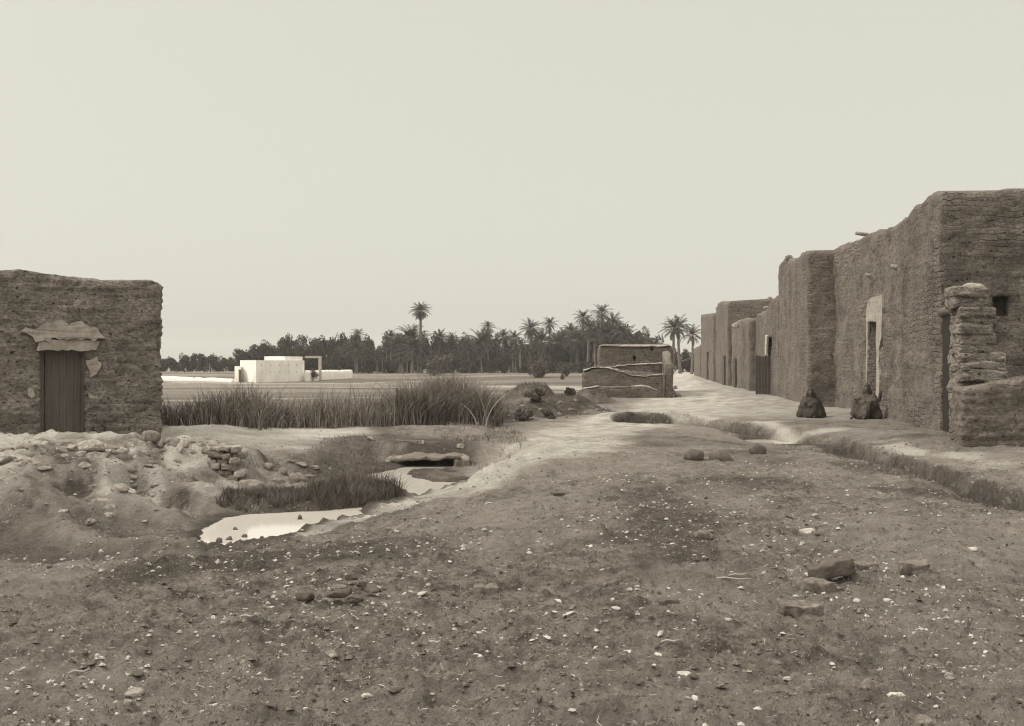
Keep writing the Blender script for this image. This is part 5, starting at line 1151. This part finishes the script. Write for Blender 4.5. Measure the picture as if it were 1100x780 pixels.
def seated_person(label, loc, rz, mats, pose):
    o = thing('person', label, 'person', loc); o.rotation_euler = (0, 0, rz)
    # local: faces -Y, sitting on the ground
    J = dict(pel=(0, .10, .12), sp=(0, .10, .30), ch=(0, .06, .47), nk=(0, .03, .60), hb=(0, .0, .67), hc=(0, -.01, .745), ht=(0, -.005, .82),
             kl=(-.22, -.28, .42), kr=(.22, -.28, .42), al=(-.17, -.40, .07), ar=(.17, -.40, .07), sl=(-.18, .05, .54), sr=(.18, .05, .54), el=(-.29, -.06, .36), er=(.29, -.06, .36), wl=(-.20, -.27, .44), wr=(.20, -.27, .44))
    J.update(pose)
    V = [J['pel'], J['sp'], J['ch'], J['nk'], J['hb'], J['hc'], J['ht']]
    Rr = [(.15, .12), (.13, .10), (.15, .10), (.055, .055), (.062, .07), (.076, .09), (.055, .065)]
    E = [(i, i+1) for i in range(6)]
    def chain(start, pts, rad):
        a = start
        for p, q in zip(pts, rad): V.append(tuple(p)); Rr.append(q); E.append((a, len(V)-1)); a = len(V)-1
        return a
    for sd_, sx in (('l', -1), ('r', 1)):
        k = Vector(J['k'+sd_]); an = Vector(J['a'+sd_]); hp = Vector(J['pel'])+Vector((sx*.10, -.02, 0))
        chain(0, [hp, hp.lerp(k, .5), k, k.lerp(an, .45), an, an+Vector((sx*.01, -.09, -.03)), an+Vector((sx*.02, -.15, -.045))], [.09, .08, .06, .05, .036, .034, .022])
        sh = Vector(J['s'+sd_]); el = Vector(J['e'+sd_]); wr = Vector(J['w'+sd_])
        w = chain(2, [sh, sh.lerp(el, .5), el, el.lerp(wr, .5), wr], [.065, .052, .042, .036, .025])
        d = (wr-el).normalized(); up = Vector((0, 0, 1)); sdv = d.cross(up).normalized()
        pm = chain(w, [wr+d*.045], [(.034, .017)])
        for j, l in ((-1.5, .062), (-.5, .075), (.5, .072), (1.5, .058)):
            b_ = wr+d*.075+sdv*j*.018; chain(pm, [b_, b_+d*l*.5-up*.008, b_+d*l*.85-up*.03], [.0095, .0085, .0065])
        chain(w, [wr+d*.03+sdv*(-sx)*.035, wr+d*.06+sdv*(-sx)*.055-up*.01], [.011, .008])
    body = skin_body(V, E, Rr, 0)
    n = len(body.vertices); co = np.empty(n*3, np.float32); body.vertices.foreach_get('co', co); p = co.reshape(-1, 3)
    hc = np.array(J['hc']); d = p-hc; front = (d[:, 1] < -.02) & (np.abs(d[:, 2]) < .11) & (np.abs(d[:, 0]) < .1)
    g = lambda cx, cz, wx, wz: np.exp(-((d[:, 0]-cx)/wx)**2-((d[:, 2]-cz)/wz)**2)
    p[:, 1] += np.where(front, -.026*g(0, -.01, .014, .022)+.012*(g(.03, .018, .015, .012)+g(-.03, .018, .015, .012))-.008*g(0, -.05, .025, .008)-.006*g(0, -.078, .025, .015), 0)
    body.vertices.foreach_set('co', p.ravel()); body.update(); body.materials.append(M['skin'])
    q = bpy.data.objects.new('body', body); COL.objects.link(q); q.parent = o
    b = [(J['pel'], J['sp'], .20, .18), (J['sp'], J['ch'], .18, .16), (J['ch'], J['nk'], .15, .085), (J['sl'], J['sr'], .085, .085)]
    for sd_, sx in (('l', -1), ('r', 1)):
        hp = Vector(J['pel'])+Vector((sx*.10, 0, 0)); k = Vector(J['k'+sd_]); an = Vector(J['a'+sd_])
        b += [(hp, k, .15, .095), (k, k.lerp(an, .82), .095, .085), (J['s'+sd_], J['e'+sd_], .085, .075), (J['e'+sd_], Vector(J['e'+sd_]).lerp(Vector(J['w'+sd_]), .8), .075, .055)]
    kl, kr = Vector(J['kl']), Vector(J['kr']); mid = (kl+kr)/2
    b += [(J['pel'], mid-Vector((0, -.08, .16)), .17, .13), (kl.lerp(kr, .15)-Vector((0, 0, .14)), kl.lerp(kr, .85)-Vector((0, 0, .14)), .09, .09)]
    b += [(Vector(J['ch'])+Vector((0, -.03, -.04)), mid-Vector((0, -.12, .08)), .16, .12), (J['sl'], Vector(J['kl'])+Vector((0, .10, -.03)), .08, .10), (J['sr'], Vector(J['kr'])+Vector((0, .10, -.03)), .08, .10)]
    for sx in (-1, 1):
        b += [((sx*.15, .06, .50), (sx*pose.get('skirt', .30), .08, .06), .085, .12), ((sx*.12, .12, .46), (sx*pose.get('skirt', .30)*.7, .22, .06), .09, .12)]
    b += pose.get('extra', [])
    blob_cloth(b, 'robe', mats[0], o, .03, seed=int(abs(rz)*100))
    # head cloth: hood over crown, back and sides, open at the face, falling on the shoulders
    hc = Vector(J['hc']); nk = Vector(J['nk'])
    h = [(hc+Vector((0, .035, .03)), hc+Vector((0, .045, -.04)),   .095, .09)]
    for sx in (-1, 1): h += [(hc+Vector((sx*.045, .02, .0)), nk+Vector((sx*.10, .03, -.01)), .068, .06)]
    h += [(hc+Vector((0, .05, -.03)), nk+Vector((0, .08, -.05)), .09, .09)]
    blob_cloth(h, 'head_cloth', mats[1], o, .01, .018, seed=7)
    return o
x, y, z = hit(871, 447.5)
p1 = seated_person('person huddled on the ground in a dark cloak, in front of the tower block', (x, y, z-.01), -.35, ('cloth', 'cloth'),
    dict(kl=(-.13, -.24, .36), kr=(.13, -.24, .36), al=(-.11, -.30, .06), ar=(.11, -.30, .06), sl=(-.15, .04, .49), sr=(.15, .04, .49), el=(-.22, -.08, .34), er=(.22, -.08, .34), wl=(-.06, -.26, .36), wr=(.05, -.27, .34), ch=(0, .03, .43), nk=(0, -.03, .55), hb=(0, -.07, .61), hc=(0, -.09, .68), ht=(0, -.085, .755),
         skirt=.30, extra=[((0, -.1, .40), (0, -.30, .06), .15, .17), ((-.16, -.06, .40), (-.24, -.2, .06), .11, .14), ((.16, -.06, .40), (.24, -.2, .06), .11, .14), ((-.22, .1, .07), (.22, .1, .07), .17, .17), ((-.2, -.16, .06), (.2, -.16, .06), .17, .17), ((.3, .1, .02), (.42, .12, .0), .09, .04)]))
x, y, z = hit(928, 449.5)
p2 = seated_person('person seated with knees up in a brown cloak, beside the whitewashed doorway', (x+.08, y, z-.01), -.75, ('cloth2', 'cloth'),
    dict(kl=(-.24, -.30, .43), kr=(.20, -.24, .38), al=(-.20, -.45, .06), ar=(.14, -.42, .06), el=(-.30, -.08, .38), wl=(-.22, -.28, .48), er=(.30, .0, .34), wr=(.14, -.20, .42), extra=[((0, -.15, .34), (-.02, -.33, .08), .13, .13), ((-.1, -.25, .34), (-.1, -.36, .10), .11, .11), ((.1, -.2, .3), (.1, -.34, .09), .11, .11), ((.1, .12, .10), (.26, .2, .08), .18, .12), ((0, .2, .2), (.16, .26, .14), .17, .15)]))
p2.scale = (.90, .95, 1.06); p1.scale = (.98, .98, 1.0)

# twigs
for k, (px, py, w, rz, lab) in enumerate(((85, 727, 22, .35, 'straight pale stick lying at the lower left'), (793, 622, 24, .2, 'pale stick left of the mud bricks'), (786, 626, 40, -.25, 'thin twig left of the mud bricks'), (1018, 668, 10, -.9, 'short pale stake on the right foreground'), (266, 667, 17, .1, 'whitish splinter of wood at left of centre'), (720, 694, 20, -.1, 'bent twig in the lower middle'))):
    x, y, z = hit(px, py); L = w/F*y; mb = MB(); mb.tube([(-L/2, 0, 0), (-L/6, .01, .008), (L/5, -.008, .004), (L/2, .01, .012)], [.006, .008, .007, .004], 6)
    o = put('stick', rough(mb.mesh('stick'), .004, 14, k), M['straw']); o.location = (x, y, z+.012); o.rotation_euler = (0, 0, rz); tag(o, lab, 'stick')

# ------------------------------------------------------------------ air
def haze_box():
    mb = MB(); mb.box((-2400, -8, -7), (4800, 0, 0), (0, 1530, 0), (0, 0, 37))
    m = bpy.data.materials.new('haze'); m.use_nodes = True; N = m.node_tree.nodes; N.remove(N['Principled BSDF'])
    v = N.new('ShaderNodeVolumePrincipled'); v.inputs['Color'].default_value = (.98, .97, .93, 1); v.inputs['Density'].default_value = .00032; v.inputs['Anisotropy'].default_value = .0
    m.node_tree.links.new(v.outputs[0], N['Material Output'].inputs['Volume'])
    o = put('haze', mb.mesh('haze', False), m); o['kind'] = 'stuff'; o['label'] = 'thin pale haze in the air over the whole place'; o['category'] = 'haze'
haze_box()

# ------------------------------------------------------------------ light, sky, camera
SUN = Vector((-.66, -.04, .66)).normalized()
sl = bpy.data.lights.new('sun', 'SUN'); sl.energy = 2.2; sl.angle = math.radians(5); sl.color = (1, .965, .88)
so = bpy.data.objects.new('sun', sl); COL.objects.link(so); so.rotation_euler = (-SUN).to_track_quat('-Z', 'Y').to_euler(); so.location = (-30, 20, 60)
w = bpy.data.worlds.new('World'); SC.world = w; w.use_nodes = True; N = w.node_tree.nodes; L = w.node_tree.links
bg = N['Background']; sk = N.new('ShaderNodeTexSky'); sk.sky_type = 'NISHITA'; sk.sun_disc = False; sk.sun_elevation = math.asin(SUN.z); sk.sun_rotation = math.atan2(SUN.x, SUN.y); sk.dust_density = 5; sk.air_density = 1.0
bwn = N.new('ShaderNodeRGBToBW'); L.new(sk.outputs[0], bwn.inputs[0])
pw_ = N.new('ShaderNodeMath'); pw_.operation = 'POWER'; pw_.inputs[1].default_value = .14; L.new(bwn.outputs[0], pw_.inputs[0])
ml = N.new('ShaderNodeMath'); ml.operation = 'MULTIPLY'; ml.inputs[1].default_value = 6.3; L.new(pw_.outputs[0], ml.inputs[0])
vm = N.new('ShaderNodeMixRGB'); vm.blend_type = 'MULTIPLY'; vm.inputs[0].default_value = 1; vm.inputs[2].default_value = (1, .975, .86, 1); L.new(ml.outputs[0], vm.inputs[1])
tg = N.new('ShaderNodeTexCoord'); sx = N.new('ShaderNodeSeparateXYZ'); L.new(tg.outputs['Generated'], sx.inputs[0])
mr = N.new('ShaderNodeMapRange'); mr.interpolation_type = 'SMOOTHSTEP'; L.new(sx.outputs['Z'], mr.inputs['Value']); mr.inputs['From Min'].default_value = .30; mr.inputs['From Max'].default_value = .85; mr.inputs['To Min'].default_value = 1.0; mr.inputs['To Max'].default_value = 2.9
v2 = N.new('ShaderNodeVectorMath'); v2.operation = 'SCALE'; L.new(vm.outputs[0], v2.inputs[0]); L.new(mr.outputs[0], v2.inputs['Scale'])
L.new(v2.outputs[0], bg.inputs['Color']); bg.inputs['Strength'].default_value = .1
cam = bpy.data.cameras.new('camera'); co_ = bpy.data.objects.new('camera', cam); COL.objects.link(co_); co_.location = (0, 0, CH); co_.rotation_euler = (PI/2, 0, 0)
cam.sensor_width = 36; cam.lens = 36*F/1100; cam.clip_end = 8000; cam.clip_start = .1; SC.camera = co_
SC.view_settings.view_transform = 'Standard'; SC.view_settings.look = 'None'; SC.view_settings.gamma = 1; SC.view_settings.exposure = 0
SC.cycles.use_denoising = True; SC.cycles.denoising_prefilter = 'ACCURATE'; SC.cycles.filter_width = 1.2; SC.cycles.volume_bounces = 1; SC.cycles.max_bounces = 6
